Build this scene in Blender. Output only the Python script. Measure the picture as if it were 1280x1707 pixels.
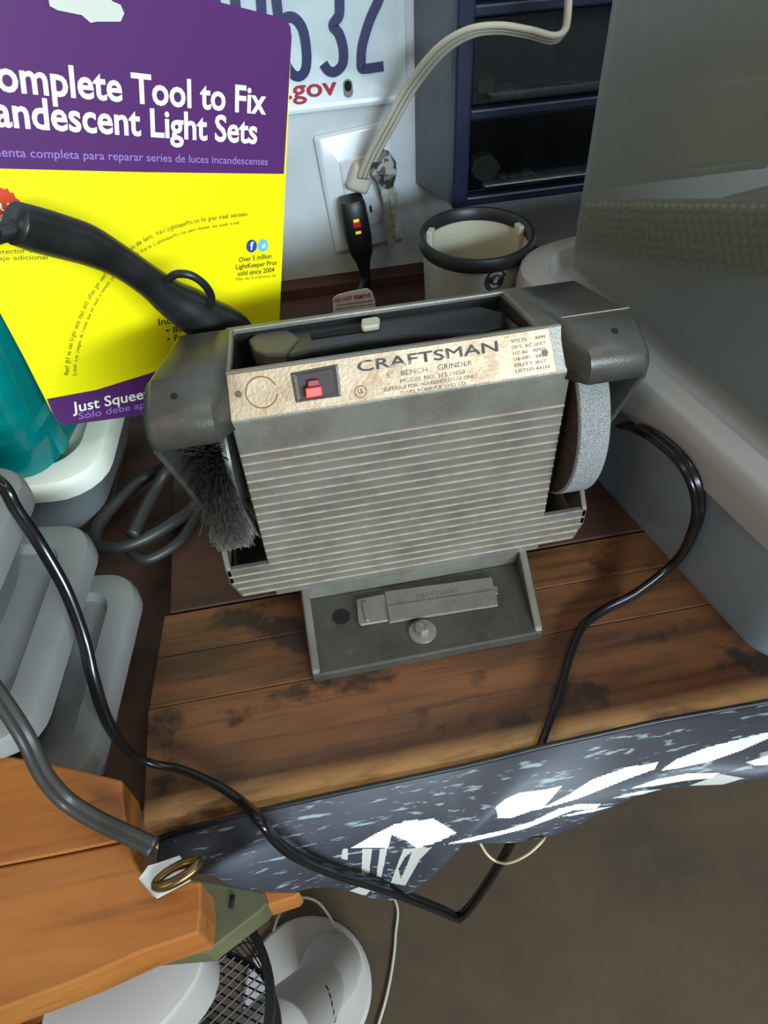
import bpy, bmesh, math, random
from mathutils import Vector, Matrix
random.seed(7)
for o in list(bpy.data.objects): bpy.data.objects.remove(o)
S = bpy.context.scene
COL = S.collection
# ------------------------------------------------------------------ camera
F, CAMH = 1180.0, 0.401
YAW, PITCH, ROLL = math.radians(7.8), math.radians(47.63), math.radians(-3.74)
fwd = Vector((math.sin(YAW)*math.cos(PITCH), math.cos(YAW)*math.cos(PITCH), -math.sin(PITCH)))
rt = Vector((math.cos(YAW), -math.sin(YAW), 0)); upv = rt.cross(fwd)
CR = rt*math.cos(ROLL)+upv*math.sin(ROLL); CU = -rt*math.sin(ROLL)+upv*math.cos(ROLL)
CAM = Vector((0, 0, CAMH))
cd = bpy.data.cameras.new('camera'); cam = bpy.data.objects.new('camera', cd); COL.objects.link(cam)
cam.matrix_world = Matrix(((CR.x, CU.x, -fwd.x, 0), (CR.y, CU.y, -fwd.y, 0), (CR.z, CU.z, -fwd.z, CAMH), (0, 0, 0, 1)))
cd.sensor_fit = 'VERTICAL'; cd.sensor_height = 24.0; cd.lens = 24.0*F/1707.0; cd.clip_start = 0.01
S.camera = cam
S.view_settings.view_transform = 'Standard'; S.view_settings.look = 'None'
S.view_settings.exposure = 0.0; S.view_settings.gamma = 1.0; S.view_settings.use_curve_mapping = False
# ------------------------------------------------------------------ light
W = bpy.data.worlds.new('world'); S.world = W; W.use_nodes = True
bg = W.node_tree.nodes['Background']; bg.inputs[0].default_value = (1.0, 0.86, 0.70, 1); bg.inputs[1].default_value = 0.21
def area(name, loc, target, sx, sy, power, col):
    l = bpy.data.lights.new(name, 'AREA'); l.shape = 'RECTANGLE'; l.size = sx; l.size_y = sy; l.energy = power; l.color = col
    o = bpy.data.objects.new(name, l); COL.objects.link(o); o.location = loc
    o.rotation_euler = (Vector(target)-Vector(loc)).to_track_quat('-Z', 'Y').to_euler(); return o
area('garage_door_daylight', (1.3, -3.4, 1.55), (0.05, 0.4, 0.1), 2.6, 0.55, 290, (0.70, 0.87, 1.0))
area('warm_lamp_light', (-1.1, -0.6, 1.45), (0.0, 0.3, 0.0), 0.5, 0.5, 5, (1.0, 0.80, 0.56))
area('overhead_highlight_fill', (0.45, -0.15, 1.55), (0.1, 0.3, 0.0), 1.1, 0.16, 5, (0.82, 0.93, 1.0))  # added overhead source, puts cool highlights on the grinder's creases and top edges

# ------------------------------------------------------------------ pixel helpers (1280x1707 frame)
def ray(x, y): return CR*((x-640)/F) - CU*((y-853.5)/F) + fwd
def pz(x, y, h=0.0): d = ray(x, y); return CAM + d*((h-CAMH)/d.z)
def py(x, y, v): d = ray(x, y); return CAM + d*(v/d.y)
def pxx(x, y, v): d = ray(x, y); return CAM + d*(v/d.x)
def pplane(x, y, p, n): d = ray(x, y); return CAM + d*((p-CAM).dot(n)/d.dot(n))
def proj(p):
    q = p-CAM; w = q.dot(fwd); return (640+F*q.dot(CR)/w, 853.5-F*q.dot(CU)/w)

# ------------------------------------------------------------------ materials
def lin(c): return tuple(((v/255)/12.92 if v/255 <= .04045 else ((v/255+.055)/1.055)**2.4) for v in c)+(1,)
MATS = {}
def mat(name, col, rough=.5, metal=0, noise=None, bump=0, spec=.5, trans=0, alpha=1, emit=None, col2=None, scale=40, detail=5, stretch=(1,1,1), lo=.35, hi=.65, bscale=None, coat=0, sub=0):
    if name in MATS: return MATS[name]
    m = bpy.data.materials.new(name); m.use_nodes = True; MATS[name] = m
    nt = m.node_tree; b = nt.nodes['Principled BSDF']
    b.inputs['Base Color'].default_value = lin(col); b.inputs['Roughness'].default_value = rough; b.inputs['Metallic'].default_value = metal
    b.inputs['Specular IOR Level'].default_value = spec; b.inputs['Transmission Weight'].default_value = trans; b.inputs['Alpha'].default_value = alpha
    b.inputs['Coat Weight'].default_value = coat
    if sub: b.inputs['Subsurface Weight'].default_value = sub; b.inputs['Subsurface Radius'].default_value = (.01,.01,.01)
    if emit: b.inputs['Emission Color'].default_value = lin(emit[0]); b.inputs['Emission Strength'].default_value = emit[1]
    if col2 or bump:
        tc = nt.nodes.new('ShaderNodeTexCoord'); mp = nt.nodes.new('ShaderNodeMapping'); mp.inputs['Scale'].default_value = stretch
        nt.links.new(tc.outputs['Object'], mp.inputs['Vector'])
        n = nt.nodes.new('ShaderNodeTexNoise'); n.inputs['Scale'].default_value = scale; n.inputs['Detail'].default_value = detail
        nt.links.new(mp.outputs['Vector'], n.inputs['Vector'])
        if col2:
            r = nt.nodes.new('ShaderNodeValToRGB'); r.color_ramp.elements[0].position = lo; r.color_ramp.elements[1].position = hi
            r.color_ramp.elements[0].color = lin(col); r.color_ramp.elements[1].color = lin(col2)
            nt.links.new(n.outputs['Fac'], r.inputs['Fac']); nt.links.new(r.outputs['Color'], b.inputs['Base Color'])
        if bump:
            src = n
            if bscale:
                src = nt.nodes.new('ShaderNodeTexNoise'); src.inputs['Scale'].default_value = bscale; src.inputs['Detail'].default_value = 3
                nt.links.new(mp.outputs['Vector'], src.inputs['Vector'])
            bp = nt.nodes.new('ShaderNodeBump'); bp.inputs['Strength'].default_value = bump; bp.inputs['Distance'].default_value = .001
            nt.links.new(src.outputs['Fac'], bp.inputs['Height']); nt.links.new(bp.outputs['Normal'], b.inputs['Normal'])
    return m

def layered(name, base, layers, rough=.5, metal=0, bump=0, bscale=300, bstretch=(1,1,1), spec=.5):
    """base colour + list of (colour, noise scale, stretch, lo, hi, strength[, axis limits]) spread over object space"""
    m = bpy.data.materials.new(name); m.use_nodes = True; nt = m.node_tree; b = nt.nodes['Principled BSDF']; MATS[name] = m
    b.inputs['Roughness'].default_value = rough; b.inputs['Metallic'].default_value = metal; b.inputs['Specular IOR Level'].default_value = spec
    tc = nt.nodes.new('ShaderNodeTexCoord'); prev = None
    for i, L in enumerate(layers):
        col, sc, st, lo, hi, k = L[:6]
        mp = nt.nodes.new('ShaderNodeMapping'); mp.inputs['Scale'].default_value = st; mp.inputs['Location'].default_value = (i*3.7, i*1.9, i*.7)
        nt.links.new(tc.outputs['Object'], mp.inputs['Vector'])
        n = nt.nodes.new('ShaderNodeTexNoise'); n.inputs['Scale'].default_value = sc; n.inputs['Detail'].default_value = 6; n.inputs['Roughness'].default_value = .6
        nt.links.new(mp.outputs['Vector'], n.inputs['Vector'])
        mr = nt.nodes.new('ShaderNodeMapRange'); mr.inputs['From Min'].default_value = lo; mr.inputs['From Max'].default_value = hi; mr.inputs['To Max'].default_value = k
        nt.links.new(n.outputs['Fac'], mr.inputs['Value']); fac = mr.outputs['Result']
        if len(L) > 6:      # (axis, from, to): fades in between the two coordinates
            ax, a0, a1 = L[6]
            sp = nt.nodes.new('ShaderNodeSeparateXYZ'); nt.links.new(tc.outputs['Object'], sp.inputs[0])
            m2 = nt.nodes.new('ShaderNodeMapRange'); m2.inputs['From Min'].default_value = a0; m2.inputs['From Max'].default_value = a1
            nt.links.new(sp.outputs[ax], m2.inputs['Value'])
            mu = nt.nodes.new('ShaderNodeMath'); mu.operation = 'MULTIPLY'; nt.links.new(fac, mu.inputs[0]); nt.links.new(m2.outputs['Result'], mu.inputs[1]); fac = mu.outputs[0]
        mx = nt.nodes.new('ShaderNodeMix'); mx.data_type = 'RGBA'
        nt.links.new(fac, mx.inputs['Factor'])
        if prev is None: mx.inputs['A'].default_value = lin(base)
        else: nt.links.new(prev, mx.inputs['A'])
        mx.inputs['B'].default_value = lin(col); prev = mx.outputs['Result']
    nt.links.new(prev, b.inputs['Base Color'])
    if bump:
        mp = nt.nodes.new('ShaderNodeMapping'); mp.inputs['Scale'].default_value = bstretch; nt.links.new(tc.outputs['Object'], mp.inputs['Vector'])
        n = nt.nodes.new('ShaderNodeTexNoise'); n.inputs['Scale'].default_value = bscale; n.inputs['Detail'].default_value = 4; nt.links.new(mp.outputs['Vector'], n.inputs['Vector'])
        bp = nt.nodes.new('ShaderNodeBump'); bp.inputs['Strength'].default_value = bump; bp.inputs['Distance'].default_value = .001
        nt.links.new(n.outputs['Fac'], bp.inputs['Height']); nt.links.new(bp.outputs['Normal'], b.inputs['Normal'])
    return m

def frosted(name, col, clear=.3, rough=.35, transl=.4):
    """translucent plastic: diffuse + translucent + see-through share + soft gloss"""
    m = bpy.data.materials.new(name); m.use_nodes = True; nt = m.node_tree; MATS[name] = m
    for n in list(nt.nodes):
        if n.type == 'BSDF_PRINCIPLED': nt.nodes.remove(n)
    out = [n for n in nt.nodes if n.type == 'OUTPUT_MATERIAL'][0]
    d = nt.nodes.new('ShaderNodeBsdfDiffuse'); d.inputs[0].default_value = lin(col)
    t = nt.nodes.new('ShaderNodeBsdfTranslucent'); t.inputs[0].default_value = lin(col)
    c = nt.nodes.new('ShaderNodeBsdfTransparent'); c.inputs[0].default_value = (1, 1, 1, 1)
    g = nt.nodes.new('ShaderNodeBsdfGlossy'); g.inputs['Roughness'].default_value = rough
    lw = nt.nodes.new('ShaderNodeLayerWeight'); lw.inputs['Blend'].default_value = .5
    pw = nt.nodes.new('ShaderNodeMath'); pw.operation = 'POWER'; pw.inputs[1].default_value = 3.5; nt.links.new(lw.outputs['Facing'], pw.inputs[0])
    fr = nt.nodes.new('ShaderNodeMath'); fr.operation = 'MULTIPLY_ADD'; fr.inputs[1].default_value = .55; fr.inputs[2].default_value = .04; nt.links.new(pw.outputs[0], fr.inputs[0])
    m1 = nt.nodes.new('ShaderNodeMixShader'); m1.inputs[0].default_value = transl; nt.links.new(d.outputs[0], m1.inputs[1]); nt.links.new(t.outputs[0], m1.inputs[2])
    m2 = nt.nodes.new('ShaderNodeMixShader'); m2.inputs[0].default_value = clear; nt.links.new(m1.outputs[0], m2.inputs[1]); nt.links.new(c.outputs[0], m2.inputs[2])
    m3 = nt.nodes.new('ShaderNodeMixShader'); nt.links.new(fr.outputs[0], m3.inputs[0]); nt.links.new(m2.outputs[0], m3.inputs[1]); nt.links.new(g.outputs[0], m3.inputs[2])
    nt.links.new(m3.outputs[0], out.inputs[0]); return m

M = {}
M['wall'] = layered('wall_paint', (196, 203, 208), [((165, 160, 150), 9, (1,1,1), .52, .75, .6), ((95, 88, 78), 60, (1,1,1), .70, .76, .5)], rough=.6, bump=.15, bscale=120)
M['floor'] = layered('concrete_floor', (84, 68, 47), [((64, 52, 36), 5, (1,1,1), .42, .7, .8), ((98, 84, 62), 22, (1,1,1), .55, .8, .4), ((50, 42, 33), 14, (1,1,1), .66, .72, .5)], rough=.75, bump=.2, bscale=150)
WOODL = [((62, 40, 24), 26, (.16,1,1), .40, .64, .85), ((130, 80, 45), 34, (.35,1,1), .52, .74, .55), ((30, 25, 22), 15, (1,1.3,1), .56, .63, .82), ((150, 128, 96), 300, (.3,1,1), .72, .78, .3), ((52, 34, 22), 170, (.045,1,1), .54, .68, .7), ((236, 180, 112), 60, (.3,1,1), .28, .52, .95, (1, .176, .165))]  # last layer: worn front edge, with its golden highlight put into the colour
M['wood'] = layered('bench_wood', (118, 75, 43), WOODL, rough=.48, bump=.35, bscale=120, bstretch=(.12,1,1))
M['wood_dark'] = layered('bench_wood_dark', (80, 50, 35), [((44, 30, 22), 24, (.16,1,1), .40, .64, .8), ((86, 60, 40), 60, (.3,1,1), .6, .8, .5)], rough=.6, bump=.3, bscale=120, bstretch=(.12,1,1))
M['wood_orange'] = layered('orange_wood', (164, 98, 40), [((104, 54, 20), 150, (.05,1,1), .55, .7, .6), ((122, 66, 26), 30, (.18,1,1), .45, .68, .75), ((184, 122, 56), 20, (.3,1,1), .5, .75, .5), ((84, 44, 20), 22, (.7,1,1), .66, .74, .7)], rough=.42, bump=.2, bscale=110, bstretch=(.12,1,1))
M['cast'] = layered('grey_cast_metal', (130, 126, 115), [((98, 93, 82), 28, (1,1,1), .42, .68, .7), ((140, 128, 110), 90, (1,1,1), .58, .76, .45), ((196, 184, 162), 240, (1,1,1), .735, .76, .8)], rough=.42, metal=.35, bump=.25, bscale=900)
M['cast_dark'] = layered('dark_cast_metal', (84, 82, 75), [((62, 58, 50), 30, (1,1,1), .42, .68, .7), ((112, 102, 86), 80, (1,1,1), .6, .78, .5), ((200, 180, 150), 200, (1,1,1), .745, .765, .8)], rough=.40, metal=.35, bump=.2, bscale=900)
M['rib'] = mat('rib_pale_edge', (168, 148, 126), .55, .25, col2=(196, 178, 156), scale=120, bump=.2)  # paler than the housing casting, so each rib reads as a thin line
M['label'] = layered('label_plate_metal', (158, 137, 108), [((132, 102, 72), 60, (1,1,1), .45, .66, .8), ((180, 160, 124), 90, (1,1,1), .52, .7, .6), ((150, 92, 48), 40, (1,1,1), .6, .72, .75, (0, .035, -.02)), ((96, 78, 58), 220, (1,1,1), .68, .74, .6), ((186, 172, 132), 45, (1,1,1), .5, .62, .7, (0, .055, .10))], rough=.42, metal=.3, bump=.2, bscale=500)
M['ink'] = mat('worn_black_ink', (44, 40, 38), .6, col2=(150, 130, 104), scale=150, lo=.56, hi=.64)
M['ink_faint'] = mat('faded_ink', (76, 62, 50), .6, col2=(158, 136, 108), scale=200, lo=.46, hi=.62)
M['black_plastic'] = mat('black_plastic', (26, 26, 27), .42)
M['black_soft'] = mat('black_rubber', (20, 21, 20), .38, col2=(34, 34, 32), scale=60)
M['cord'] = mat('cord_vinyl', (17, 17, 18), .22)
M['cord_grey'] = mat('grey_cord_vinyl', (52, 50, 46), .45)
M['hole'] = mat('dark_void', (10, 9, 9), .9)
M['red'] = mat('red_switch_plastic', (236, 58, 52), .35)
M['red_dark'] = mat('dark_red_plastic', (120, 24, 26), .4)
M['stone'] = mat('grinding_stone', (110, 110, 106), .9, col2=(156, 157, 154), scale=1700, detail=2, lo=.42, hi=.6, bump=1.0, bscale=900)
M['stone_side'] = mat('grinding_stone_side', (52, 40, 34), .95, col2=(74, 58, 48), scale=300, bump=.5)
M['steel'] = mat('worn_steel', (168, 165, 158), .32, .85, col2=(140, 134, 124), scale=120)
M['zinc'] = layered('zinc_grey', (150, 146, 138), [((126, 120, 112), 60, (1,1,1), .45, .7, .6)], rough=.42, metal=.6, bump=.1, bscale=600)
M['brass'] = mat('aged_brass', (146, 118, 72), .3, .9, col2=(96, 76, 46), scale=80)
M['wire'] = mat('brush_wire', (116, 110, 104), .45, .6, col2=(84, 78, 72), scale=300)
M['white_plastic'] = mat('white_plastic', (214, 216, 214), .38)
M['outlet_white'] = mat('outlet_white', (205, 212, 216), .25)
M['ivory'] = mat('ivory_vinyl', (196, 190, 172), .4)
M['foil'] = mat('foil_label', (150, 150, 142), .35, .3, col2=(70, 74, 68), scale=120, lo=.5, hi=.52)
M['paper'] = mat('white_paper', (216, 206, 204), .7)
M['print_red'] = mat('print_red', (170, 70, 84), .6)
M['print_grey'] = mat('print_grey', (120, 112, 112), .6)
M['navy'] = mat('navy_plastic', (28, 36, 58), .35)
M['cab_side'] = mat('cabinet_grey', (112, 124, 134), .5, col2=(96, 106, 116), scale=12)
M['clear'] = frosted('clear_drawer', (18, 19, 19), clear=.55, rough=.12, transl=.3)
M['tumbler'] = mat('brushed_steel', (196, 198, 198), .36, .45, col2=(178, 180, 180), scale=60, stretch=(1,1,.1))
M['mug_in'] = mat('mug_inside', (176, 172, 150), .45)
M['bin'] = frosted('frosted_bin', (140, 143, 143), clear=.22, rough=.3, transl=.35)
M['bin_lid'] = frosted('frosted_lid', (158, 159, 156), clear=.06, rough=.35, transl=.3)
M['tote'] = frosted('tote_plastic', (122, 124, 116), clear=.60, rough=.38, transl=.5)
M['tote_low'] = frosted('tote_blue_plastic', (168, 186, 198), clear=.15, rough=.25, transl=.3)
M['tote_lid'] = frosted('tote_lid_plastic', (172, 166, 158), clear=.04, rough=.3, transl=.25)
M['wrap'] = frosted('bubble_wrap', (214, 212, 204), clear=.06, rough=.2, transl=.35)
M['grey_bin'] = frosted('grey_bin', (150, 156, 156), clear=.12, rough=.3, transl=.3)
M['lid_cream'] = mat('cream_lid', (226, 226, 208), .4)
M['teal'] = frosted('teal_plastic', (0, 150, 146), clear=.14, rough=.15, transl=.35)
M['teal_dark'] = mat('teal_solid', (10, 96, 100), .25)
M['purple'] = mat('card_purple', (84, 40, 96), .35)
M['yellow'] = mat('card_yellow', (246, 232, 0), .38)
M['card_white'] = mat('card_white', (240, 240, 222), .5)
M['card_lilac'] = mat('card_lilac', (150, 116, 186), .5)
M['card_text'] = mat('card_text_olive', (112, 100, 24), .5)
M['card_black'] = mat('card_text_black', (46, 42, 20), .5)
M['card_orange'] = mat('card_red_burst', (206, 60, 24), .5)
M['card_peach'] = mat('card_peach', (244, 178, 130), .5)
M['icon_blue'] = mat('icon_blue', (44, 66, 140), .5)
M['icon_sky'] = mat('icon_sky', (96, 186, 232), .5)
M['plate'] = mat('licence_plate_paint', (206, 218, 222), .3, col2=(190, 204, 210), scale=20)
M['plate_blue'] = mat('licence_digit_blue', (54, 56, 92), .35)
M['plate_red'] = mat('licence_red', (176, 48, 66), .4)
M['banner'] = layered('banner_charcoal', (52, 53, 60), [((74, 76, 84), 8, (1,1,1), .45, .7, .7), ((150, 160, 160), 330, (.13,1,1), .585, .63, .85)], rough=.5, bump=.1, bscale=60)
M['banner_white'] = mat('banner_white', (232, 234, 230), .5)
M['banner_grey'] = mat('banner_pale_grey', (186, 184, 174), .5)
M['banner_back'] = mat('banner_back', (44, 43, 44), .6, col2=(58, 57, 56), scale=30)
M['olive'] = mat('olive_paint', (98, 98, 66), .45, col2=(80, 78, 54), scale=25)
M['fan_white'] = mat('white_enamel', (190, 182, 174), .4)
M['mesh_black'] = mat('black_mesh', (22, 22, 24), .4)
M['led'] = mat('led_red', (200, 40, 60), .3, emit=((255, 60, 70), .15))
M['led_green'] = mat('led_amber', (250, 220, 80), .3, emit=((255, 220, 60), .5))
M['green_packet'] = mat('green_packet', (120, 130, 40), .4)
M['pale_packet'] = mat('pale_packet', (150, 156, 140), .4)

# ------------------------------------------------------------------ builders
def setp(o, label=None, cat=None, group=None, kind=None):
    if label: o['label'] = label
    if cat: o['category'] = cat
    if group: o['group'] = group
    if kind: o['kind'] = kind
    return o
def empty(name, loc, label, cat, group=None, rz=0):
    o = bpy.data.objects.new(name, None); COL.objects.link(o); o.location = loc; o.rotation_euler = (0, 0, rz); o.empty_display_size = .02
    bpy.context.view_layer.update(); return setp(o, label, cat, group)
def link(name, me, m, parent=None, smooth=False, local=False):
    for mm in (m if isinstance(m, (list, tuple)) else [m]):
        if mm: me.materials.append(mm)
    if smooth:
        for p in me.polygons: p.use_smooth = True
    o = bpy.data.objects.new(name, me); COL.objects.link(o)
    if parent:
        o.parent = parent
        if not local: o.matrix_parent_inverse = wm(parent).inverted()
    return o
def wm(o):
    m = Matrix.LocRotScale(o.location, o.rotation_euler, o.scale)
    return (wm(o.parent) @ o.matrix_parent_inverse @ m) if o.parent else m
def mesh(name, v, f, m, parent=None, smooth=False, bevel=0, seg=2, local=False, angle=35):
    me = bpy.data.meshes.new(name); me.from_pydata([tuple(a) for a in v], [], f)
    bm = bmesh.new(); bm.from_mesh(me); bmesh.ops.recalc_face_normals(bm, faces=bm.faces)
    if bevel:
        e = [x for x in bm.edges if len(x.link_faces) == 2 and x.calc_face_angle(0) > math.radians(angle)]
        bmesh.ops.bevel(bm, geom=e, offset=bevel, segments=seg, profile=.5, affect='EDGES', clamp_overlap=True)
    bm.to_mesh(me); bm.free()
    return link(name, me, m, parent, smooth, local)
def boxvf(x0, x1, y0, y1, z0, z1):
    v = [Vector(p) for p in ((x0,y0,z0),(x1,y0,z0),(x1,y1,z0),(x0,y1,z0),(x0,y0,z1),(x1,y0,z1),(x1,y1,z1),(x0,y1,z1))]
    return v, [(0,3,2,1),(4,5,6,7),(0,1,5,4),(1,2,6,5),(2,3,7,6),(3,0,4,7)]
def box(name, x0, x1, y0, y1, z0, z1, m, parent=None, bevel=0, T=None, local=False, seg=2, smooth=False):
    v, f = boxvf(x0, x1, y0, y1, z0, z1)
    if T: v = [T @ p for p in v]
    return mesh(name, v, f, m, parent, smooth, bevel, seg, local)
def prism(name, pts, off, m, parent=None, bevel=0, seg=2, local=False, smooth=False, angle=35):
    """closed polygon of 3-D points pushed along a vector"""
    n = len(pts); v = [Vector(p) for p in pts]+[Vector(p)+off for p in pts]
    f = [tuple(range(n)), tuple(range(2*n-1, n-1, -1))]+[(i, (i+1) % n, n+(i+1) % n, n+i) for i in range(n)]
    return mesh(name, v, f, m, parent, smooth, bevel, seg, local, angle)
def catmull(pts, n=8):
    P = [Vector(p) for p in pts]; out = []
    for i in range(len(P)-1):
        a, b, c, d = P[max(i-1, 0)], P[i], P[i+1], P[min(i+2, len(P)-1)]
        for k in range(n):
            t = k/n; out.append(.5*((2*b)+(c-a)*t+(2*a-5*b+4*c-d)*t*t+(3*b-a-3*c+d)*t**3))
    out.append(P[-1]); return out
def sweep(name, pts, section, m, parent=None, smooth=True, radii=None, n=8, up=Vector((0,0,1)), interp=True, local=False, cap=True, closed=False):
    """sweep a closed 2-D section along a path"""
    P = catmull(pts, n) if interp else [Vector(p) for p in pts]
    R = None
    if radii:
        R = [v.x for v in catmull([Vector((r,0,0)) for r in radii], n)] if interp else radii
    v, f = [], []; k = len(section); prev = None
    for i, p in enumerate(P):
        t = (P[min(i+1, len(P)-1)]-P[max(i-1, 0)]).normalized()
        if closed and i in (0, len(P)-1): t = (P[1]-P[-2]).normalized()
        if prev is None: s = t.cross(up); s = s if s.length > 1e-4 else t.cross(Vector((1,0,0))); s.normalize()
        else: s = (prev-t*prev.dot(t)).normalized()
        prev = s; b = s.cross(t); sc = R[i] if R else 1
        for (a, c) in section: v.append(p+s*(a*sc)+b*(c*sc))
    for i in range(len(P)-1):
        for j in range(k): f.append((i*k+j, i*k+(j+1) % k, (i+1)*k+(j+1) % k, (i+1)*k+j))
    if cap: f += [tuple(range(k)), tuple(range(len(P)*k-1, len(P)*k-k-1, -1))]
    return mesh(name, v, f, m, parent, smooth, local=local)
def circ(r, n=10): return [(r*math.cos(2*math.pi*i/n), r*math.sin(2*math.pi*i/n)) for i in range(n)]
def twin(r, n=8):
    """figure-eight section of a two-wire lamp cord"""
    o = [(r*.85+r*math.cos(a), r*math.sin(a)) for a in [math.radians(-145+290*i/n) for i in range(n+1)]]
    return o+[(-x, -y) for x, y in o]
def ribbon(r, k=3, n=5):
    top = []
    for j in range(k):
        cx = (j-(k-1)/2)*1.7*r
        top += [(cx-r*math.cos(a), r*math.sin(a)) for a in [math.radians(25+130*i/n) for i in range(n+1)]]
    return top+[(-x, -y) for x, y in top]
def lathe(name, prof, center, m, parent=None, n=48, axis='Z', smooth=True, local=False, a0=0, a1=360):
    v, f = [], []; full = abs(a1-a0) >= 360
    for i in range(n if full else n+1):
        a = math.radians(a0+(a1-a0)*i/n)
        for (r, h) in prof:
            p = (r*math.cos(a), r*math.sin(a), h)
            if axis == 'X': p = (h, r*math.cos(a), r*math.sin(a))
            if axis == 'Y': p = (r*math.cos(a), h, r*math.sin(a))
            v.append(Vector(p)+Vector(center))
    k = len(prof)
    for i in range(n):
        j = (i+1) % n if full else i+1
        for q in range(k-1): f.append((i*k+q, j*k+q, j*k+q+1, i*k+q+1))
    o = mesh(name, v, f, m, parent, False, local=local)
    bm = bmesh.new(); bm.from_mesh(o.data); bmesh.ops.remove_doubles(bm, verts=bm.verts, dist=1e-6); bmesh.ops.recalc_face_normals(bm, faces=bm.faces)
    bm.to_mesh(o.data); bm.free()
    if smooth:
        for p in o.data.polygons: p.use_smooth = True
        try: o.data.set_sharp_from_angle(angle=math.radians(40))
        except Exception: pass
    return o
def rrect(hx, hy, r, n=6):
    r = min(r, hx*.999, hy*.999); out = []
    for cx, cy, a in ((hx-r, hy-r, 0), (-hx+r, hy-r, 90), (-hx+r, -hy+r, 180), (hx-r, -hy+r, 270)):
        for i in range(n+1):
            t = math.radians(a+90*i/n); out.append((cx+r*math.cos(t), cy+r*math.sin(t)))
    return out
def loft(name, loops, m, parent=None, smooth=True, caps=(True, True), local=True, T=None):
    """loops: list of lists of Vectors of equal length"""
    k = len(loops[0]); v = [Vector(p) for L in loops for p in L]; f = []
    if T: v = [T @ p for p in v]
    for i in range(len(loops)-1):
        for j in range(k): f.append((i*k+j, i*k+(j+1) % k, (i+1)*k+(j+1) % k, (i+1)*k+j))
    if caps[0]: f.append(tuple(range(k)))
    if caps[1]: f.append(tuple(range((len(loops)-1)*k, len(loops)*k)))
    o = mesh(name, v, f, m, parent, smooth, local=local)
    if smooth:
        try: o.data.set_sharp_from_angle(angle=math.radians(38))
        except Exception: pass
    return o
def rloft(name, spec, m, parent, caps=(True, True), T=None):
    """spec rows: z, half x, half y, corner radius"""
    return loft(name, [[(x, y, z) for x, y in rrect(hx, hy, r)] for z, hx, hy, r in spec], m, parent, caps=caps, T=T)
def textmesh(body, bold=0.0, extr=0.0, space=1.0, align='LEFT'):
    c = bpy.data.curves.new('t', 'FONT'); c.body = body; c.size = 1; c.offset = bold; c.extrude = extr; c.space_character = space; c.align_x = align; c.resolution_u = 3
    o = bpy.data.objects.new('t', c); COL.objects.link(o); bpy.context.view_layer.update()
    dg = bpy.context.evaluated_depsgraph_get(); me = bpy.data.meshes.new_from_object(o.evaluated_get(dg), depsgraph=dg)
    bpy.data.objects.remove(o); bpy.data.curves.remove(c); return me
def text(name, body, p0, xdir, ydir, width, height, m, parent, bold=0.0, depth=.0002, space=1.0, lift=.0004, fat=0.0):
    """flat lettering: lower-left baseline point, directions, total width, cap height (metres)"""
    me = textmesh(body, bold, 0, space)
    xs = [v.co.x for v in me.vertices]; x0, x1 = min(xs), max(xs)
    X = Vector(xdir).normalized(); N = X.cross(Vector(ydir)).normalized(); Yd = N.cross(X)
    sx = width/(x1-x0); sy = height/.70
    for v in me.vertices:
        v.co = Vector(p0)+X*((v.co.x-x0)*sx)+Yd*(v.co.y*sy)+N*(lift+v.co.z)
    bm = bmesh.new(); bm.from_mesh(me); bmesh.ops.remove_doubles(bm, verts=bm.verts, dist=1e-7)
    if fat:      # heavier strokes: shifted copies of each letter, a hair apart in height
        src = list(bm.faces)
        for q, (dx, dy) in enumerate(((-fat, 0), (fat, 0), (0, fat*.6), (0, -fat*.6))):
            d = bmesh.ops.duplicate(bm, geom=src+list({e for f_ in src for e in f_.edges})+list({v for f_ in src for v in f_.verts}))
            bmesh.ops.translate(bm, verts=[e for e in d['geom'] if isinstance(e, bmesh.types.BMVert)], vec=X*dx+Yd*dy+N*(q+1)*4e-6)
    r = bmesh.ops.extrude_face_region(bm, geom=list(bm.faces)); vs = [e for e in r['geom'] if isinstance(e, bmesh.types.BMVert)]
    bmesh.ops.translate(bm, verts=vs, vec=N*depth); bm.to_mesh(me); bm.free()
    me.name = name
    for pg in me.polygons: pg.use_smooth = False
    return link(name, me, m, parent)
def disc(name, c, n, r, depth, m, parent=None, seg=24, local=False):
    n = Vector(n).normalized(); a = n.orthogonal().normalized(); b = n.cross(a)
    return prism(name, [Vector(c)+a*r*math.cos(2*math.pi*i/seg)+b*r*math.sin(2*math.pi*i/seg) for i in range(seg)], n*depth, m, parent, local=local)

# ================================================================== SETTING
WY = .706
FZ = -.86
setp(box('floor', -2.2, 2.2, -4.0, WY+.05, FZ-.05, FZ, M['floor']), kind='structure')
setp(box('wall_back', -2.2, 2.2, WY, WY+.10, FZ, 1.6, M['wall']), kind='structure')

# ================================================================== WORKBENCH
wb = empty('workbench', (.2, .43, FZ), 'dark stained plank workbench carrying the bench grinder', 'workbench')
XL, XR = -.118, 1.15
def plank(y0, y1, mm='wood', xl=XL, z1=0.0, z0=-.036, bev=.0012, sk=0.0):
    v, f = boxvf(xl, XR, y0, y1, z0, z1)
    v[0].x -= sk; v[4].x -= sk
    return mesh('plank', v, f, M[mm], wb, bevel=bev, smooth=False)
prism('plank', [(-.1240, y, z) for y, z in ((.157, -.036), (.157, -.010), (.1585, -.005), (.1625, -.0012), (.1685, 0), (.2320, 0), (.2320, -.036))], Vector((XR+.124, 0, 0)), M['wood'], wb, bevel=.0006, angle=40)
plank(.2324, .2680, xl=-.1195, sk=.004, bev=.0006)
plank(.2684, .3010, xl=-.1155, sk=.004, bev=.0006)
plank(.3030, .4500, 'wood_dark', xl=-.112)
plank(.4512, .5800, 'wood_dark', xl=-.112)
plank(.5812, .7040, 'wood_dark', xl=-.112)
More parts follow.
